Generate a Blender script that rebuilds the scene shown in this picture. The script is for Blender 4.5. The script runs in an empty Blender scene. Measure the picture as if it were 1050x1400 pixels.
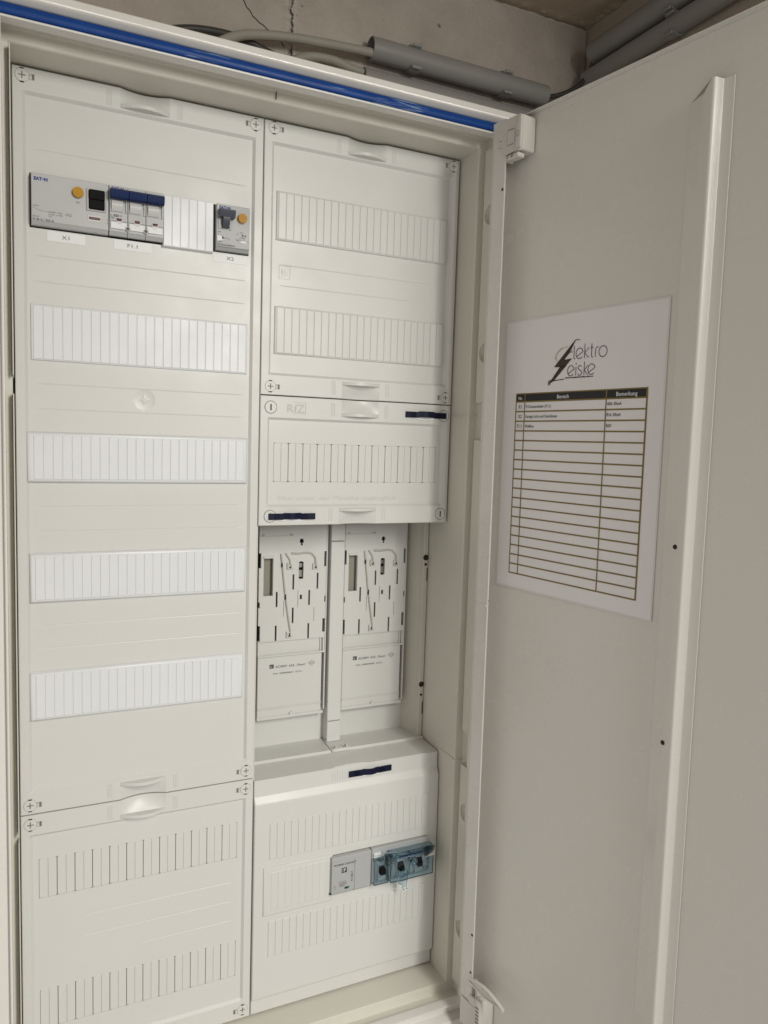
import bpy, bmesh, math, random
from mathutils import Vector, Matrix
random.seed(7)
scene = bpy.context.scene
COL = scene.collection
# ------------------------------------------------------------------ camera
cd = bpy.data.cameras.new('camera'); cam = bpy.data.objects.new('camera', cd); COL.objects.link(cam)
RR = ((0.90194712, -0.43074177, 0.03086933), (-0.01082191, -0.09400436, -0.99551297), (0.43171087, 0.89756599, -0.08944841))
right, down, fwd = (Vector(r) for r in RR)
m = Matrix.Identity(4)
for i in range(3):
    m[i][0] = right[i]; m[i][1] = -down[i]; m[i][2] = -fwd[i]
m.translation = (0.00064, -0.85096, 0.69967)
cam.matrix_world = m
cd.sensor_fit = 'VERTICAL'; cd.sensor_height = 36.0; cd.sensor_width = 27.0
cd.lens = 1048.63 / 1400 * 36.0
cd.clip_start = 0.01; cd.clip_end = 50
scene.camera = cam
# ------------------------------------------------------------------ light
world = bpy.data.worlds.new('World'); scene.world = world; world.use_nodes = True
bg = world.node_tree.nodes['Background']
bg.inputs[0].default_value = (1.0, 0.955, 0.895, 1); bg.inputs[1].default_value = 0.50

def area(name, loc, target, sx, sy, power, col):
    l = bpy.data.lights.new(name, 'AREA'); l.shape = 'RECTANGLE'; l.size = sx; l.size_y = sy
    l.energy = power; l.color = col
    o = bpy.data.objects.new(name, l); COL.objects.link(o); o.location = loc
    o.rotation_euler = (Vector(target) - Vector(loc)).to_track_quat('-Z', 'Y').to_euler()
    return o
area('ceiling_lamp', (0.74, -2.05, 1.325), (0.46, -1.30, 0), 0.35, 1.6, 51, (1.0, 0.985, 0.92))
scene.view_settings.view_transform = 'Standard'
scene.view_settings.look = 'None'
scene.view_settings.exposure = 0.02
scene.view_settings.gamma = 1.0
scene.render.film_transparent = False
scene.cycles.max_bounces = 8
scene.cycles.use_denoising = True

# ------------------------------------------------------------------ materials
def mat(name, col, rough=0.4, var=0.04, bump=0.0, bscale=900.0, metal=0.0, spec=0.5, vscale=9.0, smudge=0.08, trans=0.0, ior=1.45, coat=0.0):
    mt = bpy.data.materials.new(name); mt.use_nodes = True
    nt = mt.node_tree; b = nt.nodes['Principled BSDF']
    b.inputs['Roughness'].default_value = rough; b.inputs['Metallic'].default_value = metal
    b.inputs['Specular IOR Level'].default_value = spec; b.inputs['IOR'].default_value = ior
    b.inputs['Transmission Weight'].default_value = trans; b.inputs['Coat Weight'].default_value = coat
    tc = nt.nodes.new('ShaderNodeNewGeometry')
    n1 = nt.nodes.new('ShaderNodeTexNoise'); n1.inputs['Scale'].default_value = vscale; n1.inputs['Detail'].default_value = 6; n1.inputs['Roughness'].default_value = .6
    nt.links.new(tc.outputs['Position'], n1.inputs['Vector'])
    cr = nt.nodes.new('ShaderNodeValToRGB')
    lo = [max(0, c * (1 - var)) for c in col]; hi = [min(1, c * (1 + var)) for c in col]
    cr.color_ramp.elements[0].position = .3; cr.color_ramp.elements[1].position = .7
    cr.color_ramp.elements[0].color = (*lo, 1); cr.color_ramp.elements[1].color = (*hi, 1)
    nt.links.new(n1.outputs['Fac'], cr.inputs['Fac']); nt.links.new(cr.outputs['Color'], b.inputs['Base Color'])
    if smudge:
        n2 = nt.nodes.new('ShaderNodeTexNoise'); n2.inputs['Scale'].default_value = 23; n2.inputs['Detail'].default_value = 8
        nt.links.new(tc.outputs['Position'], n2.inputs['Vector'])
        mr = nt.nodes.new('ShaderNodeMapRange'); mr.inputs[1].default_value = .3; mr.inputs[2].default_value = .75
        mr.inputs[3].default_value = max(.02, rough - smudge); mr.inputs[4].default_value = rough + smudge
        nt.links.new(n2.outputs['Fac'], mr.inputs[0]); nt.links.new(mr.outputs[0], b.inputs['Roughness'])
    if bump:
        n3 = nt.nodes.new('ShaderNodeTexNoise'); n3.inputs['Scale'].default_value = bscale; n3.inputs['Detail'].default_value = 3
        nt.links.new(tc.outputs['Position'], n3.inputs['Vector'])
        bp = nt.nodes.new('ShaderNodeBump'); bp.inputs['Strength'].default_value = bump; bp.inputs['Distance'].default_value = .001
        nt.links.new(n3.outputs['Fac'], bp.inputs['Height']); nt.links.new(bp.outputs[0], b.inputs['Normal'])
    return mt

M = {}
M['cover'] = mat('cover_plastic', (.63, .627, .606), .36, .015, .03, 260, vscale=5, smudge=.045)
M['strip'] = mat('strip_plastic', (.715, .725, .745), .36, .02, .06, 300)
M['beige'] = mat('body_plastic', (.62, .602, .53), .42, .03, .10, 700)
M['white'] = mat('painted_steel', (.68, .665, .63), .30, .02, .04, 500, coat=.15)
M['door'] = mat('door_paint', (.675, .658, .612), .25, .012, .04, 420, vscale=3)
M['blue'] = mat('blue_strip', (.002, .046, .23), .42, .12, .10, 120, vscale=40, spec=.3)
def scuff(mt):
    nt = mt.node_tree; b = nt.nodes['Principled BSDF']; src = b.inputs['Base Color'].links[0].from_socket
    g = nt.nodes.new('ShaderNodeNewGeometry'); mp = nt.nodes.new('ShaderNodeMapping'); mp.inputs['Scale'].default_value = (22, 500, 420)
    nt.links.new(g.outputs['Position'], mp.inputs['Vector'])
    n = nt.nodes.new('ShaderNodeTexNoise'); n.inputs['Scale'].default_value = 1.0; n.inputs['Detail'].default_value = 4; nt.links.new(mp.outputs[0], n.inputs['Vector'])
    n2 = nt.nodes.new('ShaderNodeTexNoise'); n2.inputs['Scale'].default_value = 9; nt.links.new(g.outputs['Position'], n2.inputs['Vector'])
    mu = nt.nodes.new('ShaderNodeMath'); mu.operation = 'MULTIPLY'; nt.links.new(n.outputs['Fac'], mu.inputs[0]); nt.links.new(n2.outputs['Fac'], mu.inputs[1])
    r = nt.nodes.new('ShaderNodeValToRGB'); r.color_ramp.elements[0].position = .335; r.color_ramp.elements[1].position = .39; nt.links.new(mu.outputs[0], r.inputs['Fac'])
    mx = nt.nodes.new('ShaderNodeMix'); mx.data_type = 'RGBA'; nt.links.new(r.outputs['Color'], mx.inputs['Factor']); nt.links.new(src, mx.inputs['A']); mx.inputs['B'].default_value = (.20, .29, .48, 1)
    nt.links.new(mx.outputs['Result'], b.inputs['Base Color'])
scuff(M['blue'])
M['grey'] = mat('device_grey', (.40, .405, .405), .42, .03, .08, 900)
M['grey2'] = mat('device_light_grey', (.47, .475, .475), .42, .03, .08, 900)
M['lgrey'] = mat('toggle_grey', (.58, .58, .57), .35, .03)
M['navy'] = mat('navy_plastic', (.006, .019, .085), .5, .08, spec=.2)
M['clip'] = mat('clip_plastic', (.005, .007, .028), .5, .08, spec=.25)
M['slot'] = mat('slot_grey', (.17, .16, .14), .6, 0, smudge=0)
M['faint'] = mat('faint_relief', (.60, .595, .57), .45, .01)
M['pocket'] = mat('pocket_shade', (.27, .255, .205), .6, .05)  # dark olive paints in the shade of a deeper window pocket
M['relief'] = mat('embossed_relief', (.51, .505, .48), .45, .01)
M['slate'] = mat('slate_plastic', (.055, .065, .085), .4, .05)
M['black'] = mat('black_plastic', (.004, .004, .004), .6, 0, smudge=0, spec=.15)
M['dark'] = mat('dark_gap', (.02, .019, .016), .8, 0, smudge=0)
M['yellow'] = mat('yellow_button', (.46, .235, .004), .45, .04, spec=.25)
M['red'] = mat('red_flag', (.25, .02, .03), .4, 0, smudge=0)
M['green'] = mat('green_flag', (.01, .22, .06), .4, 0, smudge=0)
M['label'] = mat('label_white', (.76, .77, .775), .45, .01, smudge=.05)
M['ink'] = mat('ink', (.015, .015, .017), .6, 0, smudge=0)
M['inkgrey'] = mat('ink_grey', (.09, .09, .09), .6, 0, smudge=0)
M['logo'] = mat('logo_blue', (.012, .03, .26), .5, 0, smudge=0)
M['paper'] = mat('paper', (.78, .757, .765), .55, .012, vscale=14, smudge=.05)
M['sleeve'] = mat('laminate_edge', (.70, .68, .68), .40, .01)
M['gold'] = mat('print_gold', (.20, .145, .03), .6, .03, smudge=0)
M['goldlt'] = mat('print_pale_gold', (.50, .47, .40), .6, .03, smudge=0)
M['bolt'] = mat('print_bolt', (.035, .026, .012), .6, .1, smudge=0)
M['conduit'] = mat('conduit_grey', (.28, .275, .265), .45, .04, .1, 300)
M['cable'] = mat('cable_grey', (.34, .32, .28), .55, .05, .1, 300)
M['darkcable'] = mat('cable_dark', (.05, .047, .042), .5, .05)
M['wire'] = mat('wire_clip', (.44, .42, .37), .45, .03)
M['fitting'] = mat('fitting_plastic', (.62, .60, .56), .38, .03)
M['steel'] = mat('screw_steel', (.35, .34, .32), .35, .1, metal=.9)

def glassmat():
    mt = bpy.data.materials.new('clear_blue_plastic'); mt.use_nodes = True
    nt = mt.node_tree; b = nt.nodes['Principled BSDF']
    b.inputs['Base Color'].default_value = (.80, .92, .97, 1); b.inputs['Roughness'].default_value = .07
    b.inputs['IOR'].default_value = 1.34; b.inputs['Transmission Weight'].default_value = 1.0
    n3 = nt.nodes.new('ShaderNodeTexNoise'); n3.inputs['Scale'].default_value = 160
    tc = nt.nodes.new('ShaderNodeNewGeometry'); nt.links.new(tc.outputs['Position'], n3.inputs['Vector'])
    bp = nt.nodes.new('ShaderNodeBump'); bp.inputs['Strength'].default_value = .12; bp.inputs['Distance'].default_value = .002
    nt.links.new(n3.outputs['Fac'], bp.inputs['Height']); nt.links.new(bp.outputs[0], b.inputs['Normal'])
    va = nt.nodes.new('ShaderNodeVolumeAbsorption'); va.inputs[0].default_value = (.10, .52, .72, 1); va.inputs[1].default_value = 42
    nt.links.new(va.outputs[0], nt.nodes['Material Output'].inputs['Volume'])
    return mt
M['clear'] = glassmat()

def concrete(name, c0, c1, c2, rough_bump, pits):
    mt = bpy.data.materials.new(name); mt.use_nodes = True
    nt = mt.node_tree; b = nt.nodes['Principled BSDF']; b.inputs['Roughness'].default_value = .9
    b.inputs['Specular IOR Level'].default_value = .2
    tc = nt.nodes.new('ShaderNodeNewGeometry')
    def noise(s, d, r=.6):
        n = nt.nodes.new('ShaderNodeTexNoise'); n.inputs['Scale'].default_value = s; n.inputs['Detail'].default_value = d; n.inputs['Roughness'].default_value = r
        nt.links.new(tc.outputs['Position'], n.inputs['Vector']); return n
    n1 = noise(7, 8); cr = nt.nodes.new('ShaderNodeValToRGB')
    cr.color_ramp.elements[0].position = .28; cr.color_ramp.elements[1].position = .72
    cr.color_ramp.elements[0].color = (*c0, 1); cr.color_ramp.elements[1].color = (*c1, 1)
    nt.links.new(n1.outputs['Fac'], cr.inputs['Fac'])
    v = nt.nodes.new('ShaderNodeTexVoronoi'); v.inputs['Scale'].default_value = pits
    nt.links.new(tc.outputs['Position'], v.inputs['Vector'])
    n4 = noise(30, 4); 
    ad = nt.nodes.new('ShaderNodeMath'); ad.operation = 'MULTIPLY_ADD'; ad.inputs[1].default_value = .22; 
    nt.links.new(n4.outputs['Fac'], ad.inputs[0]); nt.links.new(v.outputs['Distance'], ad.inputs[2])
    pr = nt.nodes.new('ShaderNodeValToRGB'); pr.color_ramp.elements[0].position = .13; pr.color_ramp.elements[1].position = .19
    nt.links.new(ad.outputs[0], pr.inputs['Fac'])
    mx = nt.nodes.new('ShaderNodeMix'); mx.data_type = 'RGBA'
    nt.links.new(pr.outputs['Color'], mx.inputs['Factor']); mx.inputs['A'].default_value = (*c2, 1); nt.links.new(cr.outputs['Color'], mx.inputs['B'])
    nt.links.new(mx.outputs['Result'], b.inputs['Base Color'])
    n2 = noise(45, 10, .7); n5 = noise(6, 3)
    a2 = nt.nodes.new('ShaderNodeMath'); a2.operation = 'MULTIPLY_ADD'; a2.inputs[1].default_value = .35
    nt.links.new(n2.outputs['Fac'], a2.inputs[0]); nt.links.new(n5.outputs['Fac'], a2.inputs[2])
    a3 = nt.nodes.new('ShaderNodeMath'); a3.operation = 'MULTIPLY_ADD'; a3.inputs[1].default_value = .25
    nt.links.new(pr.outputs['Color'], a3.inputs[0]); nt.links.new(a2.outputs[0], a3.inputs[2])
    bp = nt.nodes.new('ShaderNodeBump'); bp.inputs['Strength'].default_value = rough_bump; bp.inputs['Distance'].default_value = .012
    nt.links.new(a3.outputs[0], bp.inputs['Height']); nt.links.new(bp.outputs[0], b.inputs['Normal'])
    return mt
M['wall'] = concrete('wall_plaster', (.37, .33, .285), (.56, .51, .46), (.22, .19, .155), .8, 30)
M['ceil'] = concrete('ceiling_concrete', (.46, .38, .295), (.56, .47, .375), (.22, .175, .135), .6, 38)
M['sidewall'] = concrete('side_plaster', (.36, .315, .255), (.45, .40, .34), (.16, .13, .10), .4, 30)
M['mortar'] = concrete('mortar', (.46, .42, .37), (.54, .50, .45), (.30, .26, .22), .6, 40)

# ------------------------------------------------------------------ mesh builder
WL = {}
class MB:
    def __init__(s): s.bm = bmesh.new()
    def add(s, verts, faces, mi=0, fn=None):
        vs = [s.bm.verts.new(fn(*v) if fn else v) for v in verts]
        for f in faces:
            try:
                fc = s.bm.faces.new([vs[i] for i in f]); fc.material_index = mi; fc.smooth = True
            except ValueError: pass
        return s
    def box(s, x0, x1, y0, y1, z0, z1, mi=0, bev=0.0, seg=1, fn=None):
        b = bmesh.new(); bmesh.ops.create_cube(b, size=1)
        for v in b.verts: v.co = (x0 + (v.co.x + .5) * (x1 - x0), y0 + (v.co.y + .5) * (y1 - y0), z0 + (v.co.z + .5) * (z1 - z0))
        if bev: bmesh.ops.bevel(b, geom=b.edges[:], offset=bev, segments=seg, affect='EDGES', profile=.5)
        s.merge(b, mi, fn); return s
    def merge(s, b, mi=0, fn=None):
        b.verts.index_update()
        s.add([tuple(v.co) for v in b.verts], [[v.index for v in f.verts] for f in b.faces], mi, fn); b.free()
    def prism(s, poly, y0, y1, mi=0, fn=None):          # polygon in x,z extruded along y
        n = len(poly)
        v = [(x, y0, z) for x, z in poly] + [(x, y1, z) for x, z in poly]
        s.add(v, [list(range(n)), list(range(2 * n - 1, n - 1, -1))] + [[i, (i + 1) % n, n + (i + 1) % n, n + i] for i in range(n)], mi, fn); return s
    def cyl(s, c, axis, r, h, n=20, mi=0, r2=None, fn=None):  # from c along axis by h
        a = Vector(axis).normalized(); u = a.orthogonal().normalized(); w = a.cross(u); c = Vector(c); r2 = r if r2 is None else r2
        v = []
        for k, rr in ((0, r), (h, r2)):
            for i in range(n):
                t = 2 * math.pi * i / n; v.append(tuple(c + a * k + u * rr * math.cos(t) + w * rr * math.sin(t)))
        s.add(v, [list(range(n)), list(range(2 * n - 1, n - 1, -1))] + [[i, (i + 1) % n, n + (i + 1) % n, n + i] for i in range(n)], mi, fn); return s
    def tube(s, pts, r, n=10, mi=0, closed=True, fn=None):
        P = [Vector(p) for p in pts]; v = []; ref = None
        for i, p in enumerate(P):
            t = (P[min(i + 1, len(P) - 1)] - P[max(i - 1, 0)]).normalized()
            if ref is None: ref = t.orthogonal().normalized()
            u = (ref - t * ref.dot(t)).normalized(); w = t.cross(u); ref = u
            rr = r[i] if isinstance(r, (list, tuple)) else r
            for k in range(n):
                a = 2 * math.pi * k / n; v.append(tuple(p + u * rr * math.cos(a) + w * rr * math.sin(a)))
        f = [[i * n + k, i * n + (k + 1) % n, (i + 1) * n + (k + 1) % n, (i + 1) * n + k] for i in range(len(P) - 1) for k in range(n)]
        if closed: f += [list(range(n)), list(range((len(P) - 1) * n, len(P) * n))[::-1]]
        s.add(v, f, mi, fn); return s
    def rings(s, x0, x1, z0, z1, prof, mi=0, close=False):   # rectangle loops: (outward margin, y)
        v = []; f = []
        for mg, y in prof: v += [(x0 - mg, y, z0 - mg), (x1 + mg, y, z0 - mg), (x1 + mg, y, z1 + mg), (x0 - mg, y, z1 + mg)]
        for i in range(len(prof) - 1):
            for k in range(4): f.append([i * 4 + k, i * 4 + (k + 1) % 4, (i + 1) * 4 + (k + 1) % 4, (i + 1) * 4 + k])
        if close: n = len(prof) - 1; f.append([n * 4 + k for k in range(4)])
        s.add(v, f, mi); return s
    def field(s, xs, zs, yf, holes=(), depth=.01, mi=0, smooth=lambda x, z: False):   # sheet with relief yf(x,z), holes and a turned-back edge
        xs = sorted(set(round(x, 6) for x in xs)); zs = sorted(set(round(z, 6) for z in zs))
        V = {}
        def gv(i, j):
            if (i, j) not in V: V[(i, j)] = s.bm.verts.new((xs[i], yf(xs[i], zs[j]), zs[j]))
            return V[(i, j)]
        cells = set()
        for i in range(len(xs) - 1):
            for j in range(len(zs) - 1):
                cx = (xs[i] + xs[i + 1]) / 2; cz = (zs[j] + zs[j + 1]) / 2
                if any(h[0] < cx < h[1] and h[2] < cz < h[3] for h in holes): continue
                cells.add((i, j))
        B = {}
        def bv(i, j):
            if (i, j) not in B:
                p = gv(i, j).co; B[(i, j)] = s.bm.verts.new((p.x, p.y + depth if False else max(p.y + .002, depth), p.z))
            return B[(i, j)]
        for (i, j) in cells:
            f = s.bm.faces.new((gv(i, j), gv(i + 1, j), gv(i + 1, j + 1), gv(i, j + 1))); f.smooth = smooth((xs[i] + xs[i + 1]) / 2, (zs[j] + zs[j + 1]) / 2); f.material_index = mi
            for a, b2, nb in (((i, j), (i + 1, j), (i, j - 1)), ((i + 1, j), (i + 1, j + 1), (i + 1, j)), ((i + 1, j + 1), (i, j + 1), (i, j + 1)), ((i, j + 1), (i, j), (i - 1, j))):
                if nb not in cells:
                    f = s.bm.faces.new((gv(*a), bv(*a), bv(*b2), gv(*b2))); f.smooth = False; f.material_index = mi
        return s
    def mesh(s, name, mats, ang=32):
        bmesh.ops.recalc_face_normals(s.bm, faces=s.bm.faces[:])
        lo = Vector([min(v.co[k] for v in s.bm.verts) for k in range(3)]); hi = Vector([max(v.co[k] for v in s.bm.verts) for k in range(3)])
        c = (lo + hi) / 2
        for v in s.bm.verts: v.co -= c
        me = bpy.data.meshes.new(name); s.bm.to_mesh(me); s.bm.free()
        for mm in mats: me.materials.append(M[mm])
        flat = [p.index for p in me.polygons if not p.use_smooth]
        me.set_sharp_from_angle(angle=math.radians(ang))
        for i in flat: me.polygons[i].use_smooth = False
        return me, c
    def build(s, name, mats, parent=None, ang=32, **kw):
        if isinstance(mats, str): mats = [mats]
        me, c = s.mesh(name, mats, ang)
        return place(name, me, c, parent, **kw)
def place(name, me, c, parent=None, label=None, cat=None, group=None, kind=None):
    o = bpy.data.objects.new(name, me); COL.objects.link(o)
    c = Vector(c); WL[o] = c
    if parent is not None: o.parent = parent; o.location = c - WL[parent]
    else: o.location = c
    tag(o, label, cat, group, kind); return o
def tag(o, label=None, cat=None, group=None, kind=None):
    for k, v in (('label', label), ('category', cat), ('group', group), ('kind', kind)):
        if v: o[k] = v
    return o
def thing(name, loc, label, cat, group=None):
    return place(name, None, loc, None, label, cat, group)
_tcache = {}
def text_poly(t, size, bold=0.0, sx=1.0, align='LEFT', res=2):
    cu = bpy.data.curves.new('txt', 'FONT'); cu.body = t; cu.size = size; cu.offset = bold; cu.resolution_u = res; cu.align_x = align
    o = bpy.data.objects.new('txt', cu); COL.objects.link(o)
    bpy.context.view_layer.update()
    me = o.evaluated_get(bpy.context.evaluated_depsgraph_get()).to_mesh()
    v = [(p.co.x * sx, p.co.y) for p in me.vertices]; f = [list(p.vertices) for p in me.polygons]
    bpy.data.objects.remove(o); bpy.data.curves.remove(cu)
    return v, f
def text_on(mb, t, x, z, y, size, mi=0, bold=0.0, sx=1.0, align='LEFT', rot=0.0, fn=None):
    v, f = text_poly(t, size, bold, sx, align)
    c, s_ = math.cos(rot), math.sin(rot)
    mb.add([(x + a * c - b * s_, y, z + a * s_ + b * c) for a, b in v], f, mi, fn)
def stroke(mb, pts, w, y, mi=0, fn=None):                # flat pen stroke of width w in x,z
    P = [Vector((p[0], p[1])) for p in pts]; L = []; Rr = []
    for i, p in enumerate(P):
        t = (P[min(i + 1, len(P) - 1)] - P[max(i - 1, 0)]).normalized(); nn = Vector((-t.y, t.x)) * w / 2
        L.append(p + nn); Rr.append(p - nn)
    v = [(q.x, y, q.y) for q in L] + [(q.x, y, q.y) for q in Rr]; n = len(P)
    mb.add(v, [[i, i + 1, n + i + 1, n + i] for i in range(n - 1)], mi, fn)
def arc(cx, cz, r, a0, a1, n=20, rz=None):
    rz = r if rz is None else rz
    return [(cx + r * math.cos(math.radians(a0 + (a1 - a0) * i / n)), cz + rz * math.sin(math.radians(a0 + (a1 - a0) * i / n))) for i in range(n + 1)]

# ------------------------------------------------------------------ setting: walls and ceiling
WY = .14
wall = MB().box(-.9, .80, WY + .006, WY + .1, -.6, 1.36).build('wall', 'mortar', kind='structure')
def block(x0, x1, z0, z1):
    b = MB(); b.box(x0, x1, WY, WY + .02, z0, z1, bev=.004, seg=2); b.build('block', 'wall', wall)
for z0, z1 in ((-.59, -.002), (.004, .598), (.604, 1.338)):
    for x0, x1 in ((-.89, -.29), (-.278, .318), (.331, .799)): block(x0, x1, z0, z1)
# plastered joint and crack
b = MB()
random.seed(3)
for i in range(60):
    z = 1.06 + i * .0046
    for x in (.3185, .3305):
        r = .0026 + random.random() * .0036
        b.cyl((x + random.uniform(-.0012, .0012), WY + .0012, z), (0, -1, 0), r, .0010 + random.random() * .0012, 7, r2=r * .45)
b.build('joint_mortar', 'mortar', wall, ang=80)
b = MB(); pts = []
cr = [(.2575, 1.2480), (.2630, 1.2405), (.2655, 1.2352), (.2700, 1.2322), (.2735, 1.2268), (.2780, 1.2240), (.2830, 1.2205), (.2872, 1.2195), (.2925, 1.2155), (.2990, 1.2138), (.3060, 1.209), (.3110, 1.2050), (.3150, 1.200)]
stroke(b, [(x, z) for x, z in cr], .0012, WY - .0004)
b.build('crack', 'dark', wall)
side = MB().box(.80, .9, -1.2, WY + .1, -.6, 1.36).build('side_wall', 'sidewall', kind='structure')
ceil = MB().box(-.9, .86, -1.2, WY + .1, 1.3435, 1.40).build('ceiling', 'ceil', kind='structure')
# rough mortar lumps along the ceiling joint
b = MB(); random.seed(11)
for i in range(90):
    x = random.uniform(.2, .80); b.cyl((x, WY - .001 - random.random() * .004, 1.3435), (0, 0, -1), random.uniform(.006, .016), random.uniform(.0008, .0026), 9, r2=.002)
for i in range(40):
    y = random.uniform(-.2, .14); b.cyl((.7995 - random.random() * .004, y, 1.3435), (0, 0, -1), random.uniform(.006, .014), random.uniform(.0008, .0024), 9, r2=.002)
b.build('joint_lumps', 'ceil', ceil, ang=80)

# ------------------------------------------------------------------ conduits and cables
def hollow(mb, p0, p1, r, t=.0016, n=28):
    p0 = Vector(p0); p1 = Vector(p1); a = (p1 - p0).normalized(); u = a.orthogonal().normalized(); w = a.cross(u); v = []
    for p, rr in ((p0 + a * .12, r - t), (p0, r - t), (p0 + a * .0004, r), (p1 - a * .0004, r), (p1, r - t), (p1 - a * .05, r - t)):
        for i in range(n): v.append(tuple(p + u * rr * math.cos(2 * math.pi * i / n) + w * rr * math.sin(2 * math.pi * i / n)))
    f = [[k * n + i, k * n + (i + 1) % n, (k + 1) * n + (i + 1) % n, (k + 1) * n + i] for k in range(5) for i in range(n)]
    mb.add(v, f)
def conduit(p0, p1, r, label):
    b = MB(); hollow(b, p0, p1, r); return b.build('conduit', 'conduit', label=label, cat='conduit', group='grey cable conduits')
conduit((.428, .1235, 1.2180), (.712, .1235, 1.2180), .0148, 'thick grey plastic conduit on the back wall above the cabinet, cable entering its open end')
conduit((.419, .1260, 1.1805), (.735, .1260, 1.1805), .0127, 'thinner grey conduit on the back wall, half hidden behind the white cabinet top')
conduit((.7838, .104, 1.2875), (.7838, -.62, 1.2960), .0160, 'grey conduit on the side wall, nearest to the ceiling')
conduit((.7862, .120, 1.2560), (.7862, -.62, 1.2600), .0130, 'grey conduit on the side wall, just above the open door edge')
def clip(c, axis, r, label):
    # open C-shaped clip around a conduit running along axis
    b = MB(); c = Vector(c); a = Vector(axis)
    out = Vector((0, -1, 0)) if axis[0] else Vector((-1, 0, 0)); upv = Vector((0, 0, 1)); v = []; n = 16
    for k in (-.008, .008):
        for rr in (r + .0004, r + .0022):
            for i in range(n + 1):
                t = math.radians(-130 + 260 * i / n)
                v.append(tuple(c + a * k - out * rr * math.cos(t) + upv * rr * math.sin(t)))
    m_ = n + 1; f = []
    for i in range(n):
        f += [[i, i + 1, m_ + i + 1, m_ + i], [2 * m_ + i, 2 * m_ + i + 1, 3 * m_ + i + 1, 3 * m_ + i], [i, i + 1, 2 * m_ + i + 1, 2 * m_ + i], [m_ + i, m_ + i + 1, 3 * m_ + i + 1, 3 * m_ + i]]
    for i in (0, n): f.append([i, m_ + i, 3 * m_ + i, 2 * m_ + i])
    b.add(v, f)
    t = math.radians(130)
    for sg in (-1, 1):
        p = c - out * (r + .001) * math.cos(t) + upv * sg * (r + .001) * math.sin(t)
        q = p + upv * sg * .004 + out * .003
        ax = a * .007
        dx = [abs(x) for x in ax]
        b.box(min(p.x, q.x) - dx[0], max(p.x, q.x) + dx[0], min(p.y, q.y) - dx[1], max(p.y, q.y) + dx[1], min(p.z, q.z), max(p.z, q.z), bev=.0008)
    b.build('conduit_clip', 'conduit', label=label, cat='clip', group='conduit clips')
clip((.492, .1235, 1.2180), (1, 0, 0), .0148, 'clip holding the thick back wall conduit, nearer to its cable end')
clip((.640, .1235, 1.2180), (1, 0, 0), .0148, 'clip holding the thick back wall conduit, nearer to the door')
clip((.7838, -.050, 1.2893), (0, 1, 0), .0160, 'clip on the side wall conduit nearest to the ceiling')
clip((.7862, -.052, 1.2570), (0, 1, 0), .0130, 'clip on the lower side wall conduit above the door')
def cable(pts, r, mt, label, name='cable'):
    P = [Vector(p) for p in pts]; Q = []
    for i in range(len(P) - 1):
        p0 = P[max(i - 1, 0)]; p1 = P[i]; p2 = P[i + 1]; p3 = P[min(i + 2, len(P) - 1)]
        for k in range(7):
            t = k / 7; Q.append(.5 * ((2 * p1) + (p2 - p0) * t + (2 * p0 - 5 * p1 + 4 * p2 - p3) * t * t + (3 * p1 - p0 - 3 * p2 + p3) * t ** 3))
    Q.append(P[-1])
    MB().tube([tuple(q) for q in Q], r, 12).build(name, mt, ang=60, label=label, cat='cable')
cable([(.50, .120, 1.2105), (.43, .119, 1.2105), (.35, .117, 1.2045), (.31, .117, 1.2005), (.272, .116, 1.1935), (.246, .113, 1.1840), (.215, .106, 1.160), (.19, .10, 1.12), (.18, .09, 1.06)], .0058, 'cable', 'grey sheathed cable leaving the thick conduit above the cabinet')
cable([(.50, .125, 1.182), (.41, .124, 1.186), (.378, .123, 1.1905), (.35, .122, 1.1885), (.33, .120, 1.1810), (.312, .116, 1.166), (.29, .11, 1.13), (.28, .09, 1.07)], .0055, 'cable', 'grey sheathed cable leaving the thinner conduit behind the cabinet top')
cable([(.34, .128, 1.168), (.30, .128, 1.180), (.255, .128, 1.1905), (.215, .128, 1.1900), (.18, .126, 1.182), (.15, .12, 1.165), (.12, .11, 1.12), (.11, .09, 1.06)], .0045, 'darkcable', 'dark cable lying behind the grey cables, lowest above the cabinet top')
cable([(.66, .126, 1.219), (.715, .125, 1.219), (.745, .120, 1.228), (.768, .116, 1.243), (.782, .112, 1.262), (.7838, .095, 1.279), (.7838, .04, 1.287)], .0035, 'darkcable', 'thin dark cable bending round the wall corner between two conduits')

# ------------------------------------------------------------------ cabinet body
W, H = .5, 1.05
CAB = thing('electrical_cabinet', (.25, .02, -.035), 'tall white electrical cabinet with two columns of cover panels and its door open', 'cabinet')
b = MB()
b.rings(0, W, 0, H, [(.0015, .125), (.0015, -.0385), (.0025, -.0400), (.0115, -.0425), (.0125, -.0440), (.0125, -.0560), (.0115, -.0575), (.0085, -.0585), (.0080, -.0600), (.0080, -.0690)])
b.build('inner_frame', 'beige', CAB)
b = MB()
pr = [(.0078, -.060), (.0074, -.0700), (.0078, -.0728), (.0092, -.0730), (.0100, -.0722), (.0101, -.0680), (.0204, -.0680), (.0206, -.0735)]
for i in range(9):
    a = math.radians(-90 + 20 + i * 8.6); pr.append((.0215 + .0052 * (1 + math.sin(a)) * 1.9, -.0735 - .0072 * math.sin(math.pi * min(1, (i + 1) / 5) / 2)))
pr += [(.0318, -.0800), (.0325, -.0790), (.0325, .139)]
b.rings(0, W, 0, H, pr)
b.build('outer_frame', 'white', CAB)
MB().rings(0, W, 0, H, [(.0325, .1385), (-.24, .1385)]).box(-.003, .503, .1260, .1300, -.003, 1.053).build('back_panel', 'beige', CAB)
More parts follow.
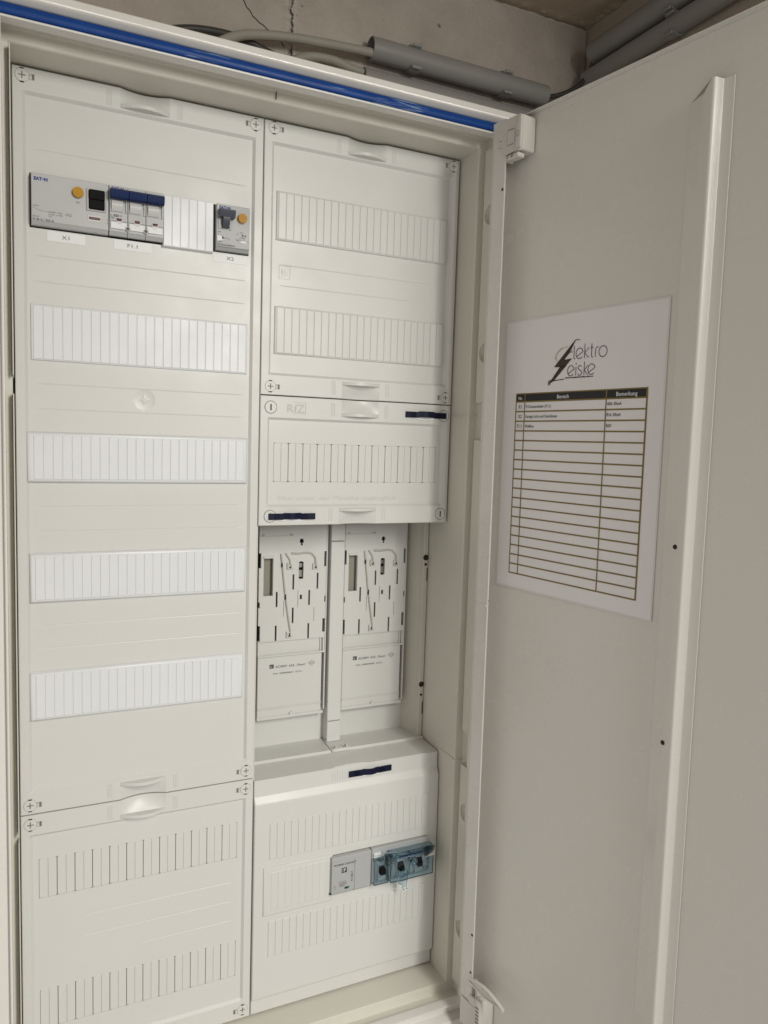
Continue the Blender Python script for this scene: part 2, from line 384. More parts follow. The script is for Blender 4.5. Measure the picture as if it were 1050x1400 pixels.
# the blue strip in the top groove
b = MB()
prf = [(.0102, -.0685), (.0103, -.0715), (.0112, -.0732), (.0130, -.0742), (.0152, -.0745), (.0175, -.0742), (.0193, -.0732), (.0202, -.0715), (.0203, -.0685)]
v = []; n = len(prf)
for x0_, sgn in ((-.0103, -1), (.5103, 1)):
    for mg, y in prf: v.append((x0_ + sgn * (mg - .0102), y, H + mg))
b.add(v, [[i, i + 1, n + i + 1, n + i] for i in range(n - 1)] + [list(range(n)), list(range(2 * n - 1, n - 1, -1))])
b.build('seal_strip', 'blue', CAB)
# vertical divider rail and cross rails behind the covers
MB().box(.2485, .2515, .004, .060, 0, 1.05).build('divider_rail', 'beige', CAB)
# small vertical mould joint under the frame top
MB().box(.2493, .2498, -.0434, -.0418, 1.0535, 1.0612).build('mould_joint', 'dark', CAB)

# right inner wall: bosses, half-moon recesses and body joint
def side_boss(z0, z1, moons):
    XF = .5072; ya, yb = -.0688, -.0462; b = MB()
    cuts = [z0]; Dn = 16
    for zc in sorted(moons): cuts += [zc - .0150, zc + .0150]
    cuts.append(z1)
    for i in range(0, len(cuts), 2): b.add([(XF, ya, cuts[i]), (XF, yb, cuts[i]), (XF, yb, cuts[i + 1]), (XF, ya, cuts[i + 1])], [[0, 1, 2, 3]])
    for zc in moons:
        inner = []
        for k in range(Dn):
            t = 2 * math.pi * k / Dn + math.pi / Dn; y = -.0620 + .0125 * max(0, math.cos(t)) - .0008 * max(0, -math.cos(t)); inner.append((y, zc + .0118 * math.sin(t)))
        outer = []
        for y, z in inner:
            dy, dz = y + .0575, z - zc; q = min((.0113 / abs(dy)) if abs(dy) > 1e-9 else 9e9, (.0150 / abs(dz)) if abs(dz) > 1e-9 else 9e9); outer.append((-.0575 + dy * q, zc + dz * q))
        v = [(XF, y, z) for y, z in outer] + [(XF, y, z) for y, z in inner] + [(XF + .0016, y, z) for y, z in inner] + [(XF + .0048, -.0575 + (y + .0575) * .8, zc + (z - zc) * .85) for y, z in inner]
        f = [[r * Dn + k, r * Dn + (k + 1) % Dn, (r + 1) * Dn + (k + 1) % Dn, (r + 1) * Dn + k] for r in range(3) for k in range(Dn)] + [[3 * Dn + k for k in range(Dn)]]
        b.add(v, f)
        for cy, cz in ((ya, zc - .015), (yb, zc - .015), (ya, zc + .015), (yb, zc + .015)):
            near = sorted(range(Dn), key=lambda k: math.hypot(outer[k][0] - cy, outer[k][1] - cz))[:2]
            b.add([(XF, cy, cz)] + [(XF, *outer[k]) for k in near], [[0, 1, 2]])
    b.add([(XF, yb, z0), (.5130, yb + .0025, z0), (.5130, yb + .0025, z1), (XF, yb, z1)], [[0, 1, 2, 3]])
    for z in (z0, z1): b.add([(XF, ya, z), (XF, yb, z), (.5130, yb + .0025, z), (.5130, ya, z)], [[0, 1, 2, 3]])
    b.build('side_boss', 'beige', CAB, ang=20)
side_boss(.752, 1.0475, (.972, .811)); side_boss(.340, .7065, ()); side_boss(.006, .296, (.237, .082))
for z in (.736, .299):
    b = MB(); b.box(.5005, .5016, -.0392, -.002, z, z + .0016).box(.5016, .5126, -.0433, -.0428, z, z + .0016).build('body_joint', 'beige', CAB)
for z0, z1 in ((.752, 1.047), (.303, .735), (.004, .298)):
    MB().box(-.0016, -.0004, -.052, -.004, z0, z1, bev=.0004).build('side_rail', 'beige', CAB)

# ------------------------------------------------------------------ covers
SCREW = None
def lock_screw(cover, x, z, side, y=0.0):
    b = MB()
    b.cyl((x, y + .0002, z), (0, -1, 0), .0066, .0003, 28, mi=1)
    b.cyl((x, y - .0001, z), (0, -1, 0), .0062, .0006, 28, r2=.0059)
    b.box(x - .0032, x + .0032, y - .00085, y - .0006, z - .0005, z + .0005, mi=2).box(x - .0005, x + .0005, y - .00095, y - .0006, z - .0032, z + .0032, mi=2)
    for sg in (-1, 1): b.box(x - .0017, x + .0017, y - .00085, y - .0002, z + sg * .0062 - .0005, z + sg * .0062 + .0005, mi=3)
    xx = x + side * .0088
    b.box(xx - .0024, xx + .0024, y - .0003, y + .0002, z - .0030, z + .0026, mi=1)
    b.box(xx + side * .0010 - .0010, xx + side * .0010 + .0010, y - .00035, y + .0001, z - .0028, z + .0024, mi=2)
    b.box(xx - side * .0012 - .0008, xx - side * .0012 + .0008, y - .0006, y + .0001, z - .0024, z + .0008, bev=.0002)
    b.build('lock_screw', ['cover', 'wire', 'slot', 'dark'], cover)
def slot_screw(cover, x, z, y=0.0):
    b = MB(); b.cyl((x, y + .0002, z), (0, -1, 0), .0074, .0003, 32, mi=1).cyl((x, y - .0001, z), (0, -1, 0), .0069, .0006, 32, r2=.0066)
    b.box(x - .0008, x + .0008, y - .0009, y - .0006, z - .0036, z + .0036, mi=1).box(x - .00015, x + .0006, y - .0010, y - .0006, z - .0034, z + .0034, mi=2)
    b.build('slot_screw', ['cover', 'inkgrey', 'dark'], cover)

GL = .0196
def cover_panel(x0, x1, z0, z1, holes=(), grooves=(), tops=.0218, bots=.0222, sides=.0088, label=None, gate=None, grips=True, mt='cover'):
    g = .0006; X0, X1, Z0, Z1 = x0 + g, x1 - g, z0 + g, z1 - g
    xc = (x0 + x1) / 2 - .0009; gw = .0245
    bw = .0028; dp = .0030; ch = .0007
    xs = [X0, X0 + ch, X0 + sides, X0 + sides + bw, X1 - sides - bw, X1 - sides, X1 - ch, X1]
    zs = [Z0, Z0 + ch, Z0 + bots, Z0 + bots + bw, Z1 - tops - bw, Z1 - tops, Z1 - ch, Z1]
    xs += [xc - gw - .0001] + [xc - gw + 2 * gw * i / 18 for i in range(19)] + [xc + gw + .0001]
    for k in range(11):
        t = k / 10 * GL
        zs += [Z0 + max(t, 0), Z1 - t]
    zs += [Z0 + GL + .0003, Z1 - GL - .0003, Z0 + .8 * GL, Z1 - .8 * GL, Z0 + .8 * GL + .0004, Z1 - .8 * GL - .0004, Z0 + .98 * GL, Z1 - .98 * GL]
    rib = [xc + s_ * (gw + d) for s_ in (-1, 1) for d in (.0085, .0105, .0125)]
    for r in rib: xs += [r - .0005, r - .0002, r + .0002, r + .0005]
    zs += [Z0 + .0042, Z0 + .0045, Z1 - .0042, Z1 - .0045, Z0 + .0195, Z1 - .0195]
    for gx0, gx1, gz in grooves: xs += [gx0, gx0 + .004, gx1 - .004, gx1]; zs += [gz - .0006, gz, gz + .0006]
    for h in holes: xs += [h[0], h[1]]; zs += [h[2], h[3]]
    if gate:
        for k in range(-6, 7): xs.append(gate[0] + k * .0017); zs.append(gate[1] + k * .0017)
    def yf(x, z):
        dx = min(x - X0, X1 - x); db = z - Z0; dt = Z1 - z
        e = min(dx, db, dt)
        y = 0.0
        if e < ch: y = (ch - e) * .9
        ins = min((dx - sides) / bw, (db - bots) / bw, (dt - tops) / bw)
        if ins > 0: y = dp * min(1, ins)
        if grips and abs(x - xc) <= gw + 1e-6:
            u = (x - xc) / gw; q = 1 - u * u
            d = min(db, dt)
            if d <= GL + 1e-6:
                t = d / GL
                if t < .801: return (y if t < .04 else 0) + q * .0068 * (1 - (t / .80) ** 1.6)
                return -q * .0085 if u * u < .999 else y
        for r in rib:
            if abs(x - r) < .0003 and .0044 < min(db, dt) < .0196: y -= .00045
        for gx0, gx1, gz in grooves:
            if abs(z - gz) < 1e-5 and gx0 + .003 < x < gx1 - .003: y += .00026
        if gate:
            rr = math.hypot(x - gate[0], z - gate[1])
            if rr < .0105: y += .0006 * math.cos(rr / .0105 * math.pi * .5) ** .5 if rr > .0035 else .0002
        return y
    b = MB(); b.field(xs, zs, yf, holes, depth=.010, smooth=lambda x, z: abs(x - xc) < gw and min(z - Z0, Z1 - z) < GL)
    o = b.build('cover_panel', mt, CAB, ang=24)
    if label: o['label'] = label
    return o
LG = [(.0178, .2315, z) for z in (.9755, .874, .849, .7485, .7235, .6246, .599, .5004, .4762)]
CA = cover_panel(0, .25, .30, 1.05, holes=[(.0150, .1424, .9005, .9525), (.1955, .2352, .9010, .9510)], grooves=LG, label='tall upper left cover with breakers and blanked rows', gate=(.1245, .7375))
for x, z, s_ in ((.0095, 1.0412, 1), (.2403, 1.0410, -1), (.0098, .3105, 1), (.2403, .3112, -1)): lock_screw(CA, x, z, s_)
VH1 = (.0176, .2316, .2046, .2482); VH2 = (.0176, .2316, .0558, .1002)
CB = cover_panel(0, .25, 0, .30, holes=[VH1, VH2], grooves=[(.06, .228, .1754), (.06, .228, .1516), (.12, .228, .1273)], label='lower left cover with two break-out slat rows')
for x, z, s_ in ((.0098, .2893, 1), (.2403, .2890, -1), (.0098, .0110, 1), (.2403, .0115, -1)): lock_screw(CB, x, z, s_)
CC = cover_panel(.25, .5, .75, 1.05, grooves=[(.272, .47, .8965), (.272, .44, .8735)], label='upper right cover with two blanked rows')
for x, z, s_ in ((.2612, 1.0418, 1), (.4905, 1.0412, -1), (.2618, .7600, 1), (.4908, .7590, -1)): lock_screw(CC, x, z, s_)
b = MB()
for a, bb, c, d in ((.2705, .2837, .8953, .8957), (.2705, .2837, .8813, .8817), (.2705, .2709, .8813, .8957), (.2833, .2837, .8813, .8957), (.2742, .2752, .8840, .8925), (.2775, .2781, .8840, .8925), (.2735, .2745, .8875, .8905), (.2800, .2806, .8850, .8885)): b.box(a, bb, .0024, .0031, c, d)
b.build('embossed_mark', 'cover', CC)
RH = (.2680, .4816, .6512, .6962)
CD = cover_panel(.25, .5, .60, .75, holes=[RH], tops=.0243, bots=.0215, label='sealed middle right cover with embossed letters and dark sliding clips')
for x, z in ((.2628, .7365), (.2640, .6115), (.4895, .6117), (.4895, .7360)): slot_screw(CD, x, z)
b = MB(); text_on(b, 'RfZ', .2815, .7315, -.0004, .0135, bold=-.00006, sx=1.1)
for a, bb, c, d in ((.2905, .3050, .7302, .7305), (.2905, .3050, .7428, .7431), (.3047, .3050, .7302, .7431)): b.box(a, bb, -.0004, .0002, c, d)
b.build('embossed_lettering', 'relief', CD)
b = MB(); text_on(b, 'Nur unter der Plombe zugänglich', .274, .6300, .0026, .0070, sx=1.62); b.build('faint_lettering', 'faint', CD)
def slide_clip(cover, x0, x1, z, y, flip=1):
    b = MB(); n = 24; top = []; bot = []
    L = x1 - x0
    def yy(u): return y - .0022 - .0040 * math.exp(-((u - .5) / .16) ** 2) * (1 if flip else 1)
    secs = []
    for i in range(n + 1):
        u = i / n; x = x0 + L * u; yo = yy(u)
        zz = z + (.0008 if .3 < u < .7 else 0)
        secs.append(((x, yo, zz + .0036), (x, yo, zz - .0036), (x, yo + .0021, zz - .0036), (x, yo + .0021, zz + .0036)))
    v = [p for s_ in secs for p in s_]; f = [[i * 4 + k, i * 4 + (k + 1) % 4, (i + 1) * 4 + (k + 1) % 4, (i + 1) * 4 + k] for i in range(n) for k in range(4)]
    f += [[0, 1, 2, 3], [n * 4 + k for k in (3, 2, 1, 0)]]
    b.add(v, f)
    for i in range(13):
        u = .13 + i * .017 if i < 7 else .72 + (i - 7) * .022
        x = x0 + L * u; b.box(x - .00025, x + .00035, yy(u) - .0006, yy(u) + .001, z - .0034, z + .0034)
    b.build('slide_clip', 'clip', cover)
    b = MB(); b.prism(arc(x0 + L * .5, z - .0030, .0175, 180, 360, 16, .0032) + [(x0 + L * .5 + .0175, z + .0030), (x0 + L * .5 - .0175, z + .0030)], y - .0010, y - .0001)
    b.build('clip_seat', 'label', cover)
slide_clip(CD, .4352, .4925, .7360, 0.0); slide_clip(CD, .2620, .3190, .6110, 0.0)

# break-out slats, pairs separated by open slits
def slat_meshes(h, pitch, dp):
    out = []
    for kind in (0, 1):
        w0 = .00027 if kind == 0 else 0.0; x0, x1 = (w0, pitch - .00008) if kind == 0 else (.00008, pitch - .00027)
        c = .0019
        if kind == 0: poly = [(x0 + c, 0), (x1, 0), (x1, h), (x0 + c, h), (x0, h - c * .5), (x0, c * .5)]
        else: poly = [(x0, 0), (x1 - c, 0), (x1, c * .5), (x1, h - c * .5), (x1 - c, h), (x0, h)]
        cx = sum(p[0] for p in poly) / len(poly); cz = h / 2
        b = MB(); k = .00030
        ins = [(cx + (px - cx) * (1 - k / (pitch / 2) * 1.0), cz + (pz - cz) * (1 - k / (h / 2))) for px, pz in poly]
        n = len(poly)
        v = [(x, dp, z) for x, z in ins] + [(x, dp + .00028, z) for x, z in poly] + [(x, dp + .002, z) for x, z in poly]
        b.add(v, [list(range(n))] + [[i, (i + 1) % n, n + (i + 1) % n, n + i] for i in range(n)] + [[n + i, n + (i + 1) % n, 2 * n + (i + 1) % n, 2 * n + i] for i in range(n)])
        out.append(b.mesh('break_out_slat', ['cover'], 5))
    return out
def slat_row(cover, hole, dp=.0030):
    x0, x1, z0, z1 = hole; pitch = (x1 - x0) / 24
    ms = slat_meshes(z1 - z0 - .0001, pitch, dp)
    for i in range(24):
        me, c = ms[i % 2]
        place('slat', me, Vector((x0 + i * pitch, 0, z0 + .00005)) + c, cover)
slat_row(CB, VH1); slat_row(CB, VH2); slat_row(CD, RH)

# lower right cover: raised field with ledge
def cover_lower_right():
    x0, x1, z0, z1 = .2507, .4994, .0008, .2960
    xs = [x0, x0 + .0008, x0 + .003, x1 - .003, x1 - .0008, x1, x1 + .0022]
    zs = [z0, z0 + .0008, z0 + .018, z0 + .0205, z0 + .0225, z1 - .0290, z1 - .0275, z1 - .0215, z1 - .0200, z1 - .0008, z1]
    mi_ = -.0044
    def yf(x, z):
        e = min(x - x0, x1 + .001 - x, z - z0, z1 - z)
        y = 0.0
        if z0 + .0215 < z < z1 - .0280: y = mi_
        elif z0 + .0200 < z <= z0 + .0215: y = mi_ + .0006
        elif z1 - .0280 <= z < z1 - .0270: y = mi_ + .0004
        elif z1 - .0270 <= z < z1 - .0210: y = -.0006
        if e < .0007: y += .0008
        return y
    holes = [(.3472, .4852, .1372, .1858)]
    xs += [.3472, .4852]; zs += [.1372, .1858]
    b = MB(); b.field([x for x in xs if x <= x1], zs, yf, holes, depth=.030)
    # top face running back to the meter field
    b.add([(x0, .0008, z1 + .0002), (x1, .0008, z1 + .0002), (x1, .0420, z1 + .0022), (x0, .0420, z1 + .0022)], [[0, 1, 2, 3]])
    # overhanging right edge of the raised field
    b.box(x1 - .0005, x1 + .0010, mi_ + .0005, .006, z0 + .0225, z1 - .0290, bev=.0004)
    o = b.build('cover_panel', 'cover', CAB, ang=20); o['label'] = 'lower right cover with raised field and surge protection row'
    # finger grip
    b = MB(); xc = .3745
    b.prism(arc(xc, .2956, .0240, 0, 180, 18, .0022), .001, .016, fn=lambda x, y, z: (x, y - .002 * 0, z + (y) * .05))
    b.build('grip', 'cover', o)
    b = MB()
    for i in range(7): b.box(.3505 + i * .0033, .3514 + i * .0033, -.0005, .0003, .2795, .2915, bev=.0001)
    b.build('grip_ribs', 'cover', o)
    slide_clip(o, .3722, .4310, .2852, 0.0)
    return o
CE = cover_lower_right()
def seg_mesh(w, h, mt, name='segment', bev=.0005, th=.0012):
    b = MB(); e = bev
    v = [(e, 0, e), (w - e, 0, e), (w - e, 0, h - e), (e, 0, h - e), (0, e * .8, 0), (w, e * .8, 0), (w, e * .8, h), (0, e * .8, h), (0, th, 0), (w, th, 0), (w, th, h), (0, th, h)]
    b.add(v, [[0, 1, 2, 3]] + [[i, (i + 1) % 4, 4 + (i + 1) % 4, 4 + i] for i in range(4)] + [[4 + i, 4 + (i + 1) % 4, 8 + (i + 1) % 4, 8 + i] for i in range(4)])
    return b.mesh(name, [mt], 5)
for z0, z1 in ((.1976, .2424), (.0735, .1190)):
    me, c = seg_mesh(.00880, z1 - z0, 'cover', 'cover_segment', .00045, .0013)
    for i in range(24): place('slat', me, Vector((.2695 + i * .00897, -.0054, z0)) + c, CE)

# ------------------------------------------------------------------ blanking strips (clipped into the covers)
def blanking_strip(x0, x1, z0, z1, sx0, n, pitch, y, proud, mt, label, edge=.0035, seg_z=(.0035, .0035), rib=.0007):
    t = thing('blanking_strip', ((x0 + x1) / 2, y, z0), label, 'blanking strip', 'blanking strips')
    b = MB(); yf_ = y - proud
    b.rings(x0 + edge, x1 - edge, z0 + edge, z1 - edge, [(edge, y + .001), (edge, y - proud * .35), (edge * .55, y - proud * .9), (edge * .25, yf_), (-.002, yf_)], close=True)
    b.build('base', mt, t, ang=50)
    zz0, zz1 = z0 + seg_z[0], z1 - seg_z[1]
    me, c = seg_mesh(pitch - .0006, zz1 - zz0, mt, 'strip_segment', .00045, rib + .0006)
    for i in range(n): place('segment', me, Vector((sx0 + i * pitch + .0003, yf_ - rib, zz0)) + c, t)
    return t
S = 'cool white blanking strip on the upper left cover, '
blanking_strip(.0150, .2348, .7716, .8268, .0170, 24, .00900, .0030, .0020, 'strip', S + 'second row, directly below the breakers', edge=.0012, seg_z=(.0015, .0015))
blanking_strip(.0097, .2364, .6490, .7006, .0162, 24, .00897, .0030, .0050, 'strip', S + 'third row, below the round mould mark')
blanking_strip(.0114, .2362, .5250, .5768, .0166, 24, .00893, .0030, .0050, 'strip', S + 'fourth row')
blanking_strip(.0103, .2348, .4005, .4530, .0160, 24, .00890, .0030, .0050, 'strip', S + 'lowest row')
blanking_strip(.2660, .4850, .9228, .9764, .2680, 24, .00900, .0030, .0020, 'cover', 'cream blanking strip, upper row of the upper right cover', edge=.0012, seg_z=(.0015, .0015))
blanking_strip(.2660, .4850, .7968, .8504, .2680, 24, .00900, .0030, .0020, 'cover', 'cream blanking strip, lower row of the upper right cover', edge=.0012, seg_z=(.0015, .0015))
blanking_strip(.1418, .1950, .8984, .9512, .1421, 6, .00878, .0030, .0052, 'strip', 'short white blanking strip between the blue breakers and the single grey breaker', edge=.0008, seg_z=(.0008, .0008))
blanking_strip(.2622, .3512, .1268, .1880, .2712, 9, .00890, -.0044, .0016, 'cover', 'short cream blanking strip left of the surge protector, lower right cover', edge=.0020, seg_z=(.0065, .0065), rib=.0004)

# ------------------------------------------------------------------ breakers
def stick(b, x0, x1, z0, z1, y, lines):
    pass
# X1 residual current device
T = thing('residual_current_device', (.052, 0, .9024), 'wide grey residual current device marked X1 with round yellow test button', 'breaker')
FY = -.0055
b = MB(); b.prism([(.0164, .9022), (.0164, .9508), (.0877, .9508), (.0877, .9022)], FY + .004, .03)
b.box(.0164, .0877, FY, FY + .0045, .9056, .9508, bev=.0006).prism([(FY, .9060), (FY + .0032, .9026), (FY + .0050, .9026), (FY + .0050, .9062)], .0166, .0875, fn=lambda x, y, z: (y, x, z))
b.build('body', 'grey2', T)
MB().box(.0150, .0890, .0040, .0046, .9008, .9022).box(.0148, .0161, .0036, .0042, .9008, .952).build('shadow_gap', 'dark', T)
b = MB(); b.cyl((.0588, FY + .0005, .9378), (0, -1, 0), .0058, .0014, 28, mi=1).cyl((.0588, FY - .0005, .9378), (0, -1, 0), .0052, .0032, 28, r2=.0050)
b.build('test_button', ['yellow', 'grey'], T, ang=40)
b = MB(); b.box(.0664, .0850, FY - .0012, FY + .0005, .9222, .9436, mi=0, bev=.0006).box(.0688, .0838, FY - .0026, FY - .0008, .9238, .9428, mi=1, bev=.0010)
b.box(.0688, .0838, FY - .0036, FY - .0020, .9330, .9428, mi=1, bev=.0010)
b.build('toggle', ['grey', 'black'], T)
b = MB(); b.box(.0676, .0808, FY - .0004, FY + .0005, .9122, .9184, mi=0, bev=.0003).box(.0690, .0797, FY - .0006, FY, .9141, .9166, mi=1).box(.0692, .0795, FY - .0008, FY, .9150, .9158, mi=2)
b.build('indicator_window', ['lgrey', 'inkgrey', 'red'], T)
def eaton(b, x, z, w, y, mi=0):
    v, f = text_poly('EAT', 1.0, .055, 1.0); wd = max(p[0] for p in v)
    v2, f2 = text_poly('N', 1.0, .055, 1.0); wn = max(p[0] for p in v2)
    tot = wd + .42 + wn; s_ = w / tot; hz = w * .235 / .70
    b.add([(x + a * s_, y, z + c * hz) for a, c in v], f, mi); b.add([(x + (a + wd + .42) * s_, y, z + c * hz) for a, c in v2], f2, mi)
    cx = x + (wd + .20) * s_; b.prism([(cx - .0006, z + hz * .22), (cx + .0006, z + hz * .22), (cx + .0006, z + hz * .5), (cx - .0006, z + hz * .5)], y, y + .0002, mi)
b = MB(); eaton(b, .0188, .9442, .0124, FY - .0002); b.build('maker_lettering', 'logo', T)
b = MB(); ty = FY - .0002
text_on(b, 'FRCdM', .0176, .9092, ty, .0019); text_on(b, 'FI 40 A / 003-A', .0176, .9060, ty, .0034, bold=.00004, sx=.9)
text_on(b, 'XXXXXX'.replace('X', 'x'), .0176, .9196, ty, .0018); text_on(b, '230/400V~ 50Hz', .0318, .9150, ty, .0018); text_on(b, 'Im 500A  Icn 10000', .0318, .9128, ty, .0016); text_on(b, 'TEST', .0566, .9278, ty, .0021); text_on(b, 'IP20', .0318, .9108, ty, .0016)
stroke(b, [(.0176, .9182), (.0235, .9160), (.0320, .9150)], .0002, ty); stroke(b, arc(.0515, .9150, .0012, 0, 360, 14), .0003, ty); stroke(b, arc(.0485, .9152, .0010, 0, 360, 12), .0003, ty)
b.box(.0862, .0867, ty, ty + .0002, .9150, .9160).box(.0862, .0867, ty, ty + .0002, .9120, .9132)
b.build('print', 'inkgrey', T)

# F1.1 three pole circuit breaker
T = thing('circuit_breaker', (.115, 0, .9024), 'three pole grey circuit breaker with three dark blue toggles in the top row', 'breaker')
for i in range(3):
    x = .0884 + i * .01784; x1 = x + .01768
    b = MB(); b.box(x, x1, FY, .03, .9056, .9508, bev=.0005).prism([(FY, .9060), (FY + .0034, .9024), (FY + .0080, .9024), (FY + .0060, .9062)], x + .0002, x1 - .0002, fn=lambda a, y, z: (y, a, z))
    # raised label field and toggle well cheeks
    b.box(x + .0002, x1 - .0002, FY - .0010, FY + .0005, .9160, .9245, bev=.0003)
    b.box(x + .0002, x + .0014, FY - .0016, FY + .0005, .9245, .9400, bev=.0003).box(x1 - .0020, x1 - .0002, FY - .0016, FY + .0005, .9245, .9400, bev=.0003)
    pole = b.build('pole', 'grey2', T)
    b = MB(); n = 10
    prof = [(FY - .0012 - .0030 * math.sin(math.pi * k / n), .9255 + .0125 * k / n) for k in range(n + 1)]
    b.prism([(y, z) for y, z in prof] + [(FY, .938), (FY, .9255)], x + .0018, x + .0128, fn=lambda a, y, z: (y, a, z))
    b.build('toggle_drum', 'lgrey', pole, ang=40)
    b = MB(); b.prism([(FY - .0105, .9400), (FY - .0112, .9440), (FY - .0070, .9462), (FY - .0008, .9462), (FY - .0008, .9376), (FY - .0062, .9362), (FY - .0098, .9374)], x + .0003, x1 - .0005 + (.0004 if i < 2 else 0), fn=lambda a, y, z: (y, a, z))
    b.build('toggle', 'navy', pole)
    b = MB(); b.box(x + .0012, x1 - .0008, FY - .0014, FY - .0006, .9084, .9150, bev=.0002); b.build('label_window', 'label', pole)
    b = MB(); b.cyl((x + .0092, FY - .0010, .9160), (0, -1, 0), .0031, .0006, 18, mi=0).box(x + .0068, x + .0116, FY - .0018, FY - .0010, .9160, .9186, mi=1).box(x + .0072, x + .0112, FY - .0020, FY - .0014, .9166, .9174, mi=2)
    b.build('position_flag', ['lgrey', 'dark', 'red'], pole)
    if i < 2:
        b = MB()
        for zz in (.9095,): b.cyl((x1, FY - .0006, zz), (0, -1, 0), .0026, .0012, 16, mi=0).cyl((x1, FY - .0017, zz), (0, -1, 0), .0015, .0003, 14, mi=1)
        b.build('coupling_pin', ['grey', 'inkgrey'], T)
b = MB(); eaton(b, .0905, .9466, .0120, FY - .0002); b.build('maker_lettering', 'logo', T)
b = MB(); text_on(b, 'PL.', .0892, .9206, FY - .0012, .0020); text_on(b, 'B20', .0925, .9202, FY - .0012, .0032, bold=.00006); text_on(b, '/3', .0985, .9204, FY - .0012, .0024)
text_on(b, '6000', .0894, .9178, FY - .0012, .0018); b.box(.0892, .0925, FY - .0012, FY - .0010, .9196, .9198)
b.build('print', 'ink', T)

# X2 residual current breaker
T = thing('combination_breaker', (.2148, 0, .9020), 'narrow grey breaker marked X2 with slate toggle and yellow button, right end of top row', 'breaker')
b = MB(); b.box(.1972, .2336, FY, FY + .0050, .9052, .9500, bev=.0006).box(.1974, .2334, FY + .0045, .03, .9022, .9498).prism([(FY, .9058), (FY + .0036, .9022), (FY + .0056, .9022), (FY + .0056, .9062)], .1974, .2334, fn=lambda x, y, z: (y, x, z))
b.box(.1990, .2030, FY - .0012, FY + .0004, .9240, .9390, bev=.0004).box(.2110, .2135, FY - .0012, FY + .0004, .9235, .9390, bev=.0004)
b.build('body', 'grey', T)
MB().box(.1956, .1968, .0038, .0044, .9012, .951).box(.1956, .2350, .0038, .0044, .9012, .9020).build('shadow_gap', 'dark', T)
b = MB()
b.prism([(FY - .0105, .9400), (FY - .0110, .9425), (FY - .0060, .9440), (FY - .0005, .9440), (FY - .0005, .9350), (FY - .0080, .9350)], .1992, .2156, fn=lambda a, y, z: (y, a, z))
b.prism([(FY - .0040, .9250), (FY - .0075, .9300), (FY - .0080, .9352), (FY - .0004, .9352), (FY - .0004, .9250)], .2030, .2102, fn=lambda a, y, z: (y, a, z))
b.build('toggle', 'slate', T)
b = MB(); b.cyl((.2250, FY + .0005, .9374), (0, -1, 0), .0057, .0014, 28, mi=1).cyl((.2250, FY - .0005, .9374), (0, -1, 0), .0050, .0034, 28, r2=.0048); b.build('test_button', ['yellow', 'grey'], T, ang=40)
b = MB(); b.prism([(.1984, .9108), (.2068, .9140), (.2068, .9160), (.1984, .9172)], FY - .0002, FY + .0002, 0); b.prism([(.2034, .9136), (.2072, .9144), (.2034, .9162)], FY - .0004, FY, 1); b.box(.2240, .2300, FY - .0002, FY, .9122, .9142)
b.build('flag_print', ['label', 'ink'], T)
b = MB(); eaton(b, .2002, .9452, .0120, FY - .0002); b.build('maker_lettering', 'logo', T)
b = MB(); text_on(b, 'FI/LS B16/1N/003-A', .1982, .9066, ty, .0028, sx=.85, bold=.00003); text_on(b, 'ON', .1988, .9200, ty, .0018); text_on(b, 'FRBm6', .1984, .9098, ty, .0018); text_on(b, 'I', .2198, .9195, ty, .0034); text_on(b, 'B16', .2248, .9188, ty, .0034, bold=.00005); text_on(b, '230V~', .2225, .9222, ty, .0016); text_on(b, 'In 30mA', .2225, .9166, ty, .0018); text_on(b, 'test', .2190, .9136, ty, .0018)
stroke(b, [(.1982, .9178), (.2075, .9152), (.2120, .9138)], .0002, ty); stroke(b, [(.2180, .9156), (.2330, .9138)], .0002, ty)
b.build('print', 'ink', T)

# stickers
for x0, x1, z0, z1, t, lab in ((.0306, .0660, .8897, .8995, 'X1', 'small white sticker reading X1 under the wide grey device'), (.0936, .1312, .8903, .8999, 'F1.1', 'small white sticker reading F1.1 under the blue toggles'), (.1960, .2332, .8909, .8993, 'X2', 'small white sticker reading X2 under the narrow breaker')):
    T = thing('label_sticker', ((x0 + x1) / 2, .0028, z0), lab, 'sticker', 'row labels')
    MB().box(x0, x1, .0026, .00295, z0, z1).build('tape', 'label', T)
    b = MB(); text_on(b, t, (x0 + x1) / 2, z0 + .0030, .00245, .0052, sx=1.35, align='CENTER'); b.build('lettering', 'inkgrey', T)

# surge protector and main breaker, lower right
T = thing('surge_protector', (.3745, -.01, .137), 'flat grey surge protector module with small green flag in the lower right cover', 'surge protector')
YD = -.0110
b = MB(); b.box(.3482, .4020, YD, .02, .1382, .1850, bev=.0006)
b.box(.3482, .3775, YD - .0008, YD + .001, .1384, .1795, bev=.0003).box(.3792, .4010, YD - .0008, YD + .001, .1384, .1795, bev=.0003)
b.build('body', 'grey', T)
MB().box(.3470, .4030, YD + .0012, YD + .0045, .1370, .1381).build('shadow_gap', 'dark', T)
yt = YD - .0010
b = MB(); b.box(.3612, .3680, yt - .0001, yt + .0003, .1640, .1704, bev=.0002); b.build('emblem_plate', 'ink', T)
b = MB(); text_on(b, 'P', .3636, .1652, yt - .0003, .0052, bold=.00018); stroke(b, [(.3622, .1654), (.3622, .1692), (.3670, .1692)], .0005, yt - .0003); b.build('emblem', 'lgrey', T)
